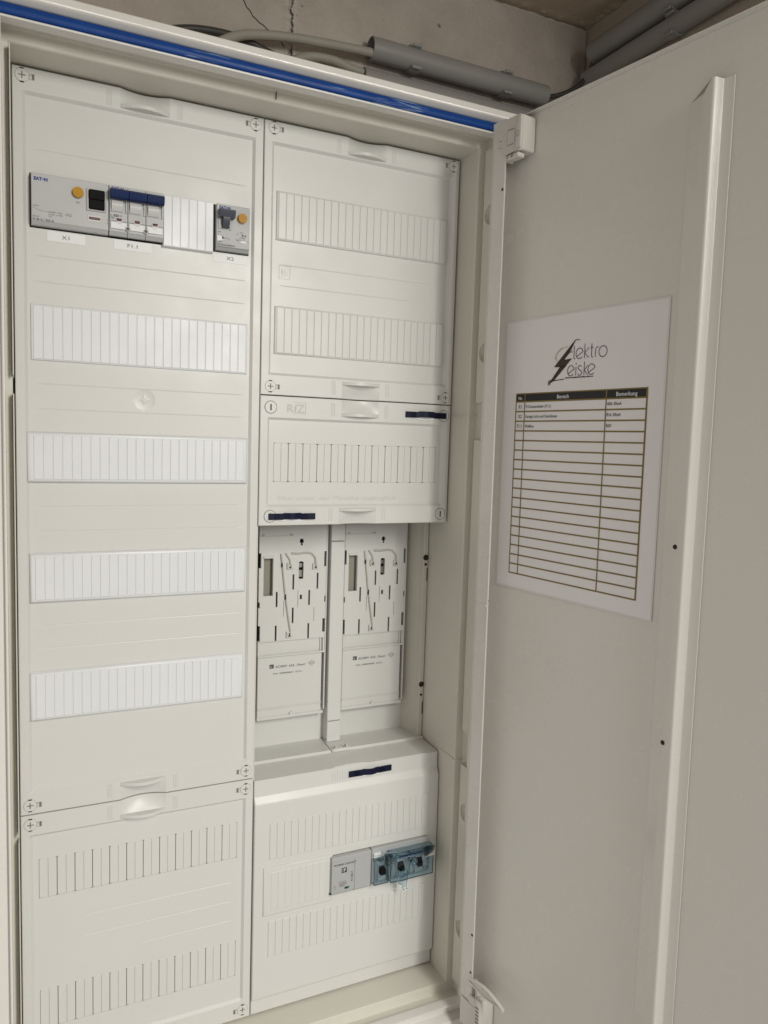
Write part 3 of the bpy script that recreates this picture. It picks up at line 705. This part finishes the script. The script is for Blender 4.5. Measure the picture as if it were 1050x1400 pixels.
b = MB(); text_on(b, 'PHOENIX CONTACT', .3508, .1742, yt, .0034, sx=.92, bold=.00004); text_on(b, 'FLT-SEC-P', .3762, .1505, yt, .0030, rot=math.pi / 2, bold=.00004); text_on(b, 'T1+T2-3S', .3575, .1497, yt, .0026); text_on(b, '350/25', .3585, .1464, yt, .0026); text_on(b, 'Uc 350V', .3530, .1440, yt, .0017, rot=math.pi / 2); stroke(b, [(.3575, .1528), (.3680, .1528)], .0003, yt); stroke(b, [(.3575, .1492), (.3680, .1492)], .0003, yt)
b.build('print', 'ink', T)
b = MB(); b.box(.3658, .3716, yt - .0002, yt + .0003, .1424, .1450, mi=1).box(.3690, .3713, yt - .0004, yt + .0002, .1427, .1447, mi=0); b.build('status_flag', ['green', 'ink'], T)

T = thing('main_breaker', (.445, -.012, .137), 'grey three pole breaker under a clear blue locking cover in the lower right', 'breaker')
b = MB(); b.box(.4030, .4846, -.0100, .02, .1382, .1852, bev=.0006).box(.4034, .4842, -.0125, -.0095, .1450, .1690, bev=.0005)
for i in range(4): b.box(.4032 + i * .0269 - .0008, .4032 + i * .0269 + .0010, -.0140, -.0095, .1430, .1720, bev=.0004)
b.build('body', 'grey', T)
for i, x in enumerate((.4150, .4412, .4680)):
    b = MB(); b.box(x - .0052, x + .0052, -.0150, -.0115, .1440, .1680, mi=1, bev=.0006).prism([(-.0150, .1560), (-.0205, .1540), (-.0210, .1600), (-.0150, .1640)], x - .0036, x + .0036, mi=0, fn=lambda a, y, z: (y, a, z)).box(x - .0040, x + .0040, -.0160, -.0140, .1545, .1640, mi=0)
    b.build('toggle', ['black', 'grey2'], T)
b = MB(); b.box(.4050, .4148, -.0128, -.0099, .1748, .1800); b.build('label_window', 'label', T)
b = MB(); text_on(b, 'SH 63 A', .4056, .1762, -.0130, .0026); text_on(b, 'E', .4760, .1466, -.0128, .0030, bold=.0001); text_on(b, 'ON', .4792, .1466, -.0128, .0022); b.build('print', 'ink', T)
b = MB()
def shell(b, x0, x1, z0, z1, y0, y1, t=.0010):
    b.box(x0, x1, y0, y0 + t, z0, z1, bev=.0003)
    b.box(x0, x1, y0 + t * 1.02, y1, z1 - t, z1, bev=.0003).box(x0, x1, y0 + t * 1.02, y1, z0, z0 + t, bev=.0003)
    b.box(x0, x0 + t, y0 + t * 1.02, y1, z0 + t, z1 - t, bev=.0003).box(x1 - t, x1, y0 + t * 1.02, y1, z0 + t, z1 - t, bev=.0003)
shell(b, .4036, .4240, .1405, .1730, -.0180, -.0105)
shell(b, .4246, .4862, .1420, .1800, -.0230, -.0105)
b.build('clear_cover', 'clear', T)
b = MB(); b.box(.4135, .4300, -.0260, -.0232, .1665, .1845, bev=.0014, seg=2).box(.4300, .4700, -.0260, -.0234, .1742, .1812, bev=.0010).box(.4690, .4868, -.0262, -.0232, .1680, .1830, bev=.0016, seg=2)
for i in range(3): b.cyl((.4180 + i * .0050, -.0262, .1750), (0, -1, 0), .0022, .0015, 12)
b.build('hinge_bar', 'clear', T)
b = MB(); b.box(.4330, .4650, -.0272, -.0262, .1764, .1776).build('blue_line', 'navy', T)
b = MB(); b.prism([(.4360, .1570), (.4350, .1400), (.4395, .1390), (.4420, .1310), (.4462, .1320), (.4470, .1560), (.4430, .1600)], -.0262, -.0233); b.cyl((.4560, -.0233, .1660), (0, -1, 0), .0048, .0030, 18); b.build('locking_tongue', 'clear', T)
b = MB(); b.cyl((.4560, -.0150, .1640), (0, -1, 0), .0030, .0020, 16); b.build('seal_screw', 'steel', T)

# ------------------------------------------------------------------ meter field
YB = .0870; YP = .0750
b = MB(); b.box(.2516, .5000, YB, YB + .002, .296, .612).build('meter_back', 'cover', CAB)
tray = MB()
tray.add([(.2520, .0430, .3004), (.3645, .0430, .3004), (.3672, YB, .3004), (.2520, YB, .3004)], [[0, 1, 2, 3]])
tray.add([(.3655, .0430, .3004), (.5008, .0430, .3004), (.4880, YB, .3004), (.3680, YB, .3004)], [[0, 1, 2, 3]])
tray.box(.2520, .3645, .0412, .0432, .2975, .3016, bev=.0004).box(.3655, .5008, .0412, .0432, .2975, .3016, bev=.0004)
tray.box(.3672, .3900, .0402, .0411, .2985, .3030, bev=.0003).box(.3700, .3715, .0402, .0470, .3017, .3060, bev=.0003).box(.3850, .3865, .0402, .0470, .3017, .3060, bev=.0003)
tray.build('tray_floor', 'cover', CAB)
b = MB(); b.add([(.4872, YB, .298), (.4945, .0560, .298), (.4945, .0560, .612), (.4872, YB, .612)], [[0, 1, 2, 3]])
b.box(.4940, .5006, .0470, .0556, .2990, .612, bev=.0006)
b.build('tray_side', 'beige', CAB)
for z, r in ((.5478, .0040), (.5385, .0019), (.3728, .0038), (.3580, .0017)): MB().cyl((.4972, .0469, z), (0, -1, 0), r, .0003, 18).build('side_hole', 'dark', CAB)
for z0, z1 in ((.5160, .5330), (.3310, .3480)): MB().box(.4990, .5000, .0466, .0469, z0, z1).build('side_slot', 'dark', CAB)
# centre column
b = MB(); xs = [.3694, .3700, .3725, .3875, .3880, .3886]; zs = [.3010, .3284, .3296, .5698, .5710, .612]
b.field(xs, zs, lambda x, z: .0700 + (.0008 if (x < .3697 or x > .3883) else 0), [(.3708, .3870, .3283, .3297), (.3708, .3870, .5697, .5711)], depth=.0868)
b.box(.3705, .3873, .0725, .0732, .326, .332, mi=1).box(.3705, .3873, .0725, .0732, .5675, .5735, mi=1)
b.build('centre_column', ['cover', 'dark'], CAB)
def meter_plate(dx, k, serial):
    SL = [(.3200, .5085, .5283), (.3530, .5080, .5290), (.2981, .4870, .5067), (.3420, .4870, .5067), (.3200, .4646, .4850), (.2976, .4429, .4630), (.3417, .4428, .4630)]
    holes = [(x - .0012, x + .0012, a, c) for x, a, c in SL] + [(.2804, .2925, .502, .550), (.3292, .3322, .4953, .5012), (.2745, .2772, .538, .557), (.3618, .3646, .537, .557), (.2745, .2770, .4437, .464), (.3612, .3646, .4500, .4680), (.2745, .2762, .487, .4945), (.3630, .3646, .4900, .4980)]
    thin = [(.3075, .4740, .4945), (.3265, .4850, .5070), (.3490, .4655, .4840)]
    holes += [(x - .0003, x + .0003, a, c) for x, a, c in thin]
    xs = [.2745, .3646]; zs = [.4425, .612]
    for h in holes: xs += [h[0], h[1]]; zs += [h[2], h[3]]
    # oblong screw hole and keyhole are cut as octagon-like cell groups
    ob = []
    for i in range(6):
        a = -90 + 180 * (i + .5) / 6
        hw = .0036
        if i == 0 or i == 5: ob.append((.3302 - .0020, .3302 + .0020, .5212 + (0 if i == 0 else .0224), .5212 + (.0012 if i == 0 else .0236)))
    ob = [(.3280, .3324, .5218, .5226), (.3270, .3334, .5226, .5440), (.3280, .3324, .5440, .5448)]
    kh = [(.3278, .3330, .5690, .5732), (.3286, .3322, .5732, .5742), (.3292, .3316, .5655, .5690)]
    for h in ob + kh: xs += [h[0], h[1]]; zs += [h[2], h[3]]
    hs = [tuple(q + dx if j < 2 else q for j, q in enumerate(h)) for h in holes + ob + kh]
    b = MB(); b.field([x + dx for x in xs], zs, lambda x, z: YP, hs, depth=YP + .004)
    p = b.build('meter_plate', 'cover', CAB); p['label'] = ('left' if k == 0 else 'right') + ' meter mounting plate with slots and wire springs'
    # dark backing in the slots, a paler pocket behind the window with its depth shade in the colour
    MB().box(.2750 + dx, .3640 + dx, YP + .0085, YP + .0090, .443, .60).build('slot_backing', 'dark', p)
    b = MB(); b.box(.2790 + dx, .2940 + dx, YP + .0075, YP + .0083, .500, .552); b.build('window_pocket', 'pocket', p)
    b = MB(); b.box(.2800 + dx, .2930 + dx, YP - .0016, YP + .001, .5502, .5530, bev=.0004); b.box(.2928 + dx, .2936 + dx, YP - .0008, YP + .001, .502, .5530); b.build('window_rim', 'cover', p)
    b = MB(); b.cyl((.3302 + dx, YP + .0070, .5392), (0, -1, 0), .0030, .0030, 14).box(.3275 + dx, .3329 + dx, YP + .0040, YP + .0060, .5240, .5330); b.build('fixing_screw', 'steel', p)
    def wire(pts, r=.0010):
        MB().tube([(x + dx, YP - .0008, z) for x, z in pts], r, 8).build('wire_spring', 'wire', p, ang=60)
    wire([(.3024, .5555), (.3040, .5440), (.3090, .5020), (.3130, .4760), (.3168, .4540)], .0011)
    wire([(.3085, .5560), (.3115, .5520), (.3145, .5470), (.3150, .5390)]); wire([(.3165, .5558), (.3260, .5550), (.3370, .5560), (.3440, .5545), (.3490, .5490), (.3500, .5390)], .0012)
    for x, z in ((.3150, .5391), (.3497, .5377), (.3156, .4500)):
        b = MB(); b.box(x - .0042 + dx, x + .0034 + dx, YP - .0030, YP + .0005, z - .0032, z - .0024, mi=0, bev=.0002).box(x - .0042 + dx, x - .0034 + dx, YP - .0026, YP + .0005, z - .0030, z + .0045, mi=0, bev=.0002).box(x - .0008 + dx, x + .0018 + dx, YP - .0004, YP + .0002, z - .0022, z + .0020, mi=1).box(x - .0030 + dx, x - .0006 + dx, YP - .0022, YP + .0002, z - .0004, z + .0022, mi=0, bev=.0003)
        b.box(x + .0002 + dx, x + .0012 + dx, YP - .0022, YP - .0004, z - .0004, z + .0006, mi=2)
        b.build('spring_clip', ['cover', 'dark', 'steel'], p)
    MB().box(.3085 + dx, .3100 + dx, YP - .0024, YP, .4965, .5030).build('wire_guide', 'dark', p); MB().box(.3032 + dx, .3046 + dx, YP - .0024, YP, .5385, .5440).build('wire_guide', 'dark', p)
    b = MB(); b.box(.2745 + dx, .3185 + dx, YP - .0003, YP + .0003, .5783, .5788).box(.2775 + dx, .2810 + dx, YP - .0006, YP + .0003, .5788, .5808, bev=.0003).box(.3140 + dx, .3185 + dx, YP - .0006, YP + .0003, .5788, .5808, bev=.0003).build('top_ledge', 'wire', p)
    # lower frame band and card holder
    b = MB(); z0, z1 = .4235, .4425
    b.box(.2745 + dx, .3646 + dx, YP + .0030, YP + .0060, z0, z1).box(.2742 + dx, .3660 + dx, YP - .0012, YP + .0010, .4225, .4250, bev=.0004).box(.2742 + dx, .2762 + dx, YP - .0006, YP + .0025, .4250, .4424, bev=.0003).box(.3622 + dx, .3644 + dx, YP - .0006, YP + .0025, .4250, .4424, bev=.0003).box(.3590 + dx, .3600 + dx, YP + .001, YP + .0032, .4250, .4424)
    b.box(.3648 + dx, .3666 + dx, YP - .0004, YB, .3450, .6000, bev=.0004)
    b.build('plate_frame', 'cover', p)
    b = MB(); b.box(.2750 + dx, .3618 + dx, YP + .0010, YP + .0050, .3400, .4222, bev=.0005); b.box(.2742 + dx, .3646 + dx, YP - .0008, YP + .0006, .3400, .3440, bev=.0005).box(.2750 + dx, .3618 + dx, YP - .0004, YP + .0006, .3540, .3556, bev=.0003).cyl((.3200 + dx, YP - .0006, .3455), (0, -1, 0), .0022, .0008, 14)
    b.build('card_holder', 'cover', p)
    b = MB(); yt_ = YP + .0008
    text_on(b, 'AC400V  63A  10mm²', .2985 + dx, .4072, yt_, .0044, sx=1.02, bold=.00004)
    text_on(b, 'S-Nr.: ' + serial + '   VL/T3...', .2950 + dx, .3988, yt_, .0030, sx=1.12, bold=.00003)
    b.box(.2905 + dx, .2962 + dx, yt_, yt_ + .0002, .4070, .4122)
    d = .0044; cx, cz = .3478 + dx, .4096
    stroke(b, [(cx - d, cz), (cx, cz + d * .8), (cx + d, cz), (cx, cz - d * .8), (cx - d, cz)], .0005, yt_); text_on(b, 'VDE', cx, cz - .0012, yt_, .0028, align='CENTER')
    b.build('print', 'inkgrey', p)
    b = MB(); text_on(b, 'a', .2915 + dx, .4082, yt_ - .0002, .0045); b.build('emblem_cut', 'cover', p)
meter_plate(0, 0, '24000000027'); meter_plate(.1163, 1, '24000000028')

# ------------------------------------------------------------------ door
E_ = Vector((.15130, -.98849, 0)); N_ = Vector((-.98849, -.15130, 0)); O_ = Vector((.50911, -.10378, 0))
def D(s, n, z):
    p = O_ + E_ * s + N_ * (n + .0035 * (z - .65)); return (p.x, p.y, z)
DT, DB = 1.0617, -.0115
def dbox(b, s0, s1, n0, n1, z0, z1, mi=0, bev=0, seg=1): b.box(s0, s1, n0, n1, z0, z1, mi, bev, seg, fn=D)
b = MB(); dbox(b, -.012, .520, -.0022, -.0008, DB, DT)
dbox(b, -.012, .520, -.0006, .0060, DT - .0012, DT); dbox(b, -.012, .520, -.0006, .0060, DB, DB + .0012)
dbox(b, .5188, .520, -.0006, .018, DB + .0014, DT - .0014)
door = b.build('door', 'door', CAB)
b = MB()   # folded hinge flange with a small break
for z0, z1 in ((DB + .03, .5142), (.5172, DT - .004)):
    dbox(b, -.0132, -.0120, -.0006, .0198, z0, z1); dbox(b, -.0118, .0082, .0186, .0198, z0, z1, bev=.0003)
dbox(b, -.0118, .0056, .0186, .0198, .5142, .5172)
b.build('hinge_flange', 'white', door)
for z in (.983, .110, .062): MB().cyl(D(.0052, .0199, z), N_, .0016, .0002, 12).build('flange_hole', 'dark', door)
b = MB()   # stiffening profile
hz0, hz1 = .06, 1.0165; h = .0112
prof = [(.2236, 0), (.2252, .0004), (.2400, .0078), (.2425, .0088), (.2505, .0100), (.2519, .0101), (.2529, .0098), (.2536, .0090), (.2553, .0022), (.2560, .0010), (.2572, .0006), (.2655, .0006), (.2660, 0), (.2655, -.0004), (.2236, -.0004)]
n = len(prof)
b.add([D(s, q, hz0) for s, q in prof] + [D(s, q, hz1 if s > .243 else hz1 - .010) for s, q in prof], [list(range(n)), list(range(2 * n - 1, n - 1, -1))] + [[i, (i + 1) % n, n + (i + 1) % n, n + i] for i in range(n)])
b.build('stiffener', 'door', door, ang=35)
for z in (.6143, .4315): MB().cyl(D(.2425, .0084, z), N_, .0022, .0009, 16).build('stiffener_hole', 'dark', door)
# top hinge
b = MB()
pl = ((-.0050, 1.0555), (.0310, 1.0555), (.0325, 1.0540), (.0330, 1.0195), (.0310, 1.0175), (.0240, 1.0190), (.0060, 1.0180), (-.0050, 1.0300))
b.add([D(s, q, z) for q in (.0200, .0215) for s, z in pl], [list(range(8)), list(range(15, 7, -1))] + [[i, (i + 1) % 8, 8 + (i + 1) % 8, 8 + i] for i in range(8)])
dbox(b, .0200, .0330, .0000, .0199, 1.0185, 1.0552, bev=.0012)
dbox(b, .0255, .0332, .0216, .0228, 1.0205, 1.0545, bev=.0010, seg=2)
dbox(b, .0085, .0235, .0090, .0198, 1.0130, 1.0178, bev=.0010); dbox(b, .0215, .0290, .0110, .0210, 1.0122, 1.0172, bev=.0008)
dbox(b, .0060, .0090, .0080, .0195, 1.0120, 1.0165, bev=.0008); dbox(b, .0120, .0232, .0216, .0222, 1.0260, 1.0430, bev=.0003)
dbox(b, -.0050, .0250, .0216, .0219, 1.0525, 1.0552)
hg = b.build('hinge', 'fitting', door); hg['label'] = 'upper plastic hinge'
b = MB(); dbox(b, .0135, .0222, .0223, .0225, 1.0418, 1.0425); dbox(b, .0135, .0222, .0223, .0225, 1.0264, 1.0270); dbox(b, .0116, .0119, .0217, .0219, 1.0260, 1.0430)
v0 = [D(.0294 + .0022 * math.cos(t * math.pi / 8), .0230, 1.0350 + .0032 * math.sin(t * math.pi / 8)) for t in range(16)]; v1 = [D(.0294 + .0018 * math.cos(t * math.pi / 8), .0230, 1.0350 + .0027 * math.sin(t * math.pi / 8)) for t in range(16)]
b.add(v0 + v1, [[i, (i + 1) % 16, 16 + (i + 1) % 16, 16 + i] for i in range(16)])
dbox(b, -.0010, .0030, .0216, .0218, 1.0345, 1.0350); dbox(b, .0010, .0026, .0216, .0218, 1.0270, 1.0277); dbox(b, .0110, .0116, .0198, .0201, 1.0135, 1.0165); dbox(b, .0170, .0190, .0198, .0201, 1.0140, 1.0165)
b.build('hinge_detail', 'slot', hg)
# bottom hinge with release lever
b = MB()
dbox(b, -.0100, .0270, .0200, .0218, -.0100, .0240, bev=.0008); dbox(b, .0050, .0270, .0000, .0198, -.0100, .0330, bev=.0015, seg=2)
dbox(b, .0180, .0272, .0060, .0230, .0050, .0375, bev=.0014, seg=2); dbox(b, .0080, .0092, .0120, .0205, .0320, .0520); dbox(b, .0160, .0172, .0120, .0205, .0320, .0500)
dbox(b, .0050, .0175, .0180, .0220, .0245, .0350, bev=.0008)
hg = b.build('hinge', 'fitting', door); hg['label'] = 'lower plastic hinge with release lever'
b = MB(); pts_t = []; pts_b = []
NL = 16
for i in range(NL + 1):
    u = i / NL; s = .0060 + .0590 * u; zt = .0560 + .0062 * math.sin(math.pi * u) - .0020 * u; th_ = .0032 + .0095 * math.sin(math.pi * min(1, u * 1.12))
    pts_t.append((s, zt)); pts_b.append((s, zt - th_))
poly = pts_t + pts_b[::-1]; n = len(poly)
b.add([D(s, .0200, z) for s, z in poly] + [D(s, .0222, z) for s, z in poly], [[i, i + 1, n - 2 - i, n - 1 - i] for i in range(NL)] + [[n + i, n + i + 1, 2 * n - 2 - i, 2 * n - 1 - i] for i in range(NL)] + [[i, (i + 1) % n, n + (i + 1) % n, n + i] for i in range(n)])
b.tube([D(s, .0228, z - .0006) for s, z in pts_t], .0011, 8); b.tube([D(s, .0228, z + .0006) for s, z in pts_b], .0009, 8)
for u in (.38, .52): dbox(b, .006 + .059 * u, .009 + .059 * u, .0223, .0227, .0535, .0575, bev=.0003)
b.build('release_lever', 'fitting', hg)
for i in range(5):
    b = MB(); dbox(b, .0200, .0255, .0231, .0233, .0090 + i * .0046, .0108 + i * .0046); b.build('hinge_slot', 'slot', hg)

# ------------------------------------------------------------------ circuit list on the door
T = thing('circuit_list', D(.108, .0005, .5385), 'laminated white sheet with logo and ruled circuit table stuck inside the door', 'paper sheet')
def warp(s, z):                                   # slight lift of the lower corners and edges
    a = max(0, (s - .17) / .046); c = max(0, (.60 - z) / .06); e2 = max(0, (.03 - s) / .03)
    return -.0004 + .0003 * a * a + .0003 * c * c * (.4 + a) + .0002 * e2
def PD(s, n, z): return D(s, n + warp(s, z), z)
def sheet(b, s0, s1, z0, z1, n, th, mi=0):
    NS, NZ = 14, 20; v = []; f = []
    for j in range(NZ + 1):
        for i in range(NS + 1): v.append(PD(s0 + (s1 - s0) * i / NS, n, z0 + (z1 - z0) * j / NZ))
    for j in range(NZ):
        for i in range(NS): k = j * (NS + 1) + i; f.append([k, k + 1, k + NS + 2, k + NS + 1])
    b.add(v, f, mi)
b = MB(); sheet(b, 0, .216, .5385, .8415, 0, 0); b.build('laminate', 'sleeve', T, ang=80)
b = MB(); sheet(b, .0018, .2142, .5403, .8397, .00012, 0); b.build('page', 'paper', T, ang=80)
# table
ts0, ts1, tz1, tz0 = .0208, .1962, .7600, .5560
hdr = .7505; rows = 18; rh = (hdr - tz0) / rows; PY = .00026
b = MB()
def pb(b, s0, s1, z0, z1, n, mi=0):
    k = max(1, int((s1 - s0) / .02)); q = max(1, int((z1 - z0) / .02)); v = []; f = []
    for j in range(q + 1):
        for i in range(k + 1): v.append(PD(s0 + (s1 - s0) * i / k, n, z0 + (z1 - z0) * j / q))
    for j in range(q):
        for i in range(k): a = j * (k + 1) + i; f.append([a, a + 1, a + k + 2, a + k + 1])
    b.add(v, f, mi)
pb(b, ts0 + .0004, ts1 - .0004, hdr, tz1 - .0012, PY)
b.build('table_header', 'ink', T)
b = MB(); lw = .0015
for k in range(rows + 1): z = hdr - k * rh; pb(b, ts0, ts1, z - lw / 2, z + lw / 2, PY + .0001)
pb(b, ts0, ts1 + .0006, tz1 - .0012, tz1, PY + .0001)
for s in (ts0, .0344, .1480, ts1): w_ = .0019 if s == ts1 else .0014; pb(b, s - w_ / 2, s + w_ / 2, tz0 - .0004, tz1, PY + .00015)
b.build('table_lines', 'gold', T)
b = MB(); n3 = PY + .0002
tf = lambda x, y, z: PD(x, y, z)
for t_, sc_, w_ in (('Nr.', .0276, .0052), ('Bereich', .0905, .0058), ('Bemerkung', .1725, .0058)):
    b = MB(); text_on(b, t_, sc_, hdr + .0022, n3, w_, align='CENTER', fn=tf, bold=.00005, sx=.95); b.build('header_lettering', 'label', T)
for k, (a, c, d) in enumerate((('X1', 'FI Schutzschalter (F1.1)', '40A 30mA'), ('X2', 'Garage Licht und Steckdosen', 'B16 30mA'), ('F1.1', 'Wallbox', 'B20'))):
    z = hdr - (k + 1) * rh + .0034
    for t_, x_, dz, sz, al in ((a, .0276, 0, .0056, 'CENTER'), (c, .0360, .0004, .0046, 'LEFT'), (d, .1494, .0008, .0046, 'LEFT')):
        b = MB(); text_on(b, t_, x_, z + dz, n3, sz, align=al, fn=tf, sx=.88, bold=.00003); b.build('row_lettering', 'ink', T)
# logo: lightning bolt with thin lettering
b = MB()
def lp(x, y):                                     # reading of the logo enlarged: plate pixels to door s,z
    return x, y
bolt = [(.1044, .8122), (.0965, .7980), (.0893, .7925), (.0759, .7862), (.0885, .7876), (.0790, .7770), (.0700, .7700), (.0681, .7658), (.0720, .7690), (.0840, .7762), (.1000, .7925), (.0915, .7930), (.0975, .8000)]
def flat(b, poly, n, mi=0): b.add([PD(s, n, z) for s, z in poly], [list(range(len(poly)))], mi)
flat(b, [(.1032, .8118), (.1046, .8118), (.0968, .7992), (.0895, .7925), (.0760, .7860), (.0768, .7870)], n3)
flat(b, [(.0759, .7860), (.0897, .7928), (.1006, .7936), (.0912, .7850)], n3)
flat(b, [(.0850, .7866), (.0935, .7868), (.0760, .7712), (.0700, .7685), (.0681, .7655), (.0690, .7700), (.0735, .7735)], n3)
fs = lambda x, y, z: PD(x, y, z)
stroke(b, [(.1036, .8117), (.1055, .8122), (.1100, .8119)], .0008, n3, fn=fs); stroke(b, [(.0950, .7998), (.1010, .8004)], .0008, n3, fn=fs); stroke(b, [(.0722, .7712), (.0800, .7720), (.0908, .7726)], .0009, n3, fn=fs)
stroke(b, arc(.0708, .7702, .0022, 0, 300, 14), .0007, n3, fn=fs)
b.build('logo_bolt', 'bolt', T)
b = MB(); sw = .00075
def st(p): stroke(b, p, sw, n3 + .00005, fn=fs)
def e_(cx, cz, r, rz): st(arc(cx, cz, r, 320, 20, 22, rz)[::1] if False else arc(cx, cz, r, 18, 318, 22, rz)); st([(cx - r * .75, cz - rz * .55), (cx + r * .97, cz + rz * .30)])
zb_ = .7927
st([(.1030, .8060), (.1030, .7945), (.1036, .7930), (.1048, .7926)])
e_(.1105, zb_ + .0052, .0048, .0054)
st([(.1172, zb_), (.1172, .8072)]); st([(.1225, .8030), (.1174, .7978), (.1228, zb_)])
st([(.1262, .8066), (.1262, .7945), (.1270, .7930), (.1285, .7928)]); st([(.1250, .8026), (.1285, .8026)])
st([(.1312, zb_), (.1312, .7998), (.1322, .8020), (.1350, .8026)])
st(arc(.1408, zb_ + .0050, .0051, 0, 360, 28, .0054))
zb_ = .7756
e_(.0998, zb_ + .0052, .0046, .0053)
st([(.1066, zb_), (.1066, .7845)]); st(arc(.1066, .7876, .0004, 0, 360, 8))
st([(.1138, .7842)] + arc(.1115, .7832, .0022, 40, 200, 8, .0022) + arc(.1118, .7780, .0026, 80, -160, 12, .0026))
st([(.1176, zb_), (.1176, .7890)]); st([(.1222, .7852), (.1178, .7805), (.1226, zb_)])
e_(.1272, zb_ + .0052, .0046, .0053)
random.seed(5); xq = .0925
while xq < .1300:
    wq = random.uniform(.0005, .0014); hq = random.uniform(.0009, .0015); b.add([PD(xq, n3, .7731), PD(xq + wq, n3, .7731), PD(xq + wq, n3, .7731 + hq), PD(xq, n3, .7731 + hq)], [[0, 1, 2, 3]]); xq += wq + random.uniform(.0001, .0005)
b.build('logo_lettering', 'ink', T)
b = MB(); stroke(b, arc(.0950, .7960, .0165, 95, 205, 18, .0100), .0009, n3 - .0001, fn=fs); stroke(b, arc(.0960, .7940, .0190, 120, 180, 12, .0130), .0012, n3 - .0001, fn=fs)
b.build('logo_swirl', 'goldlt', T)
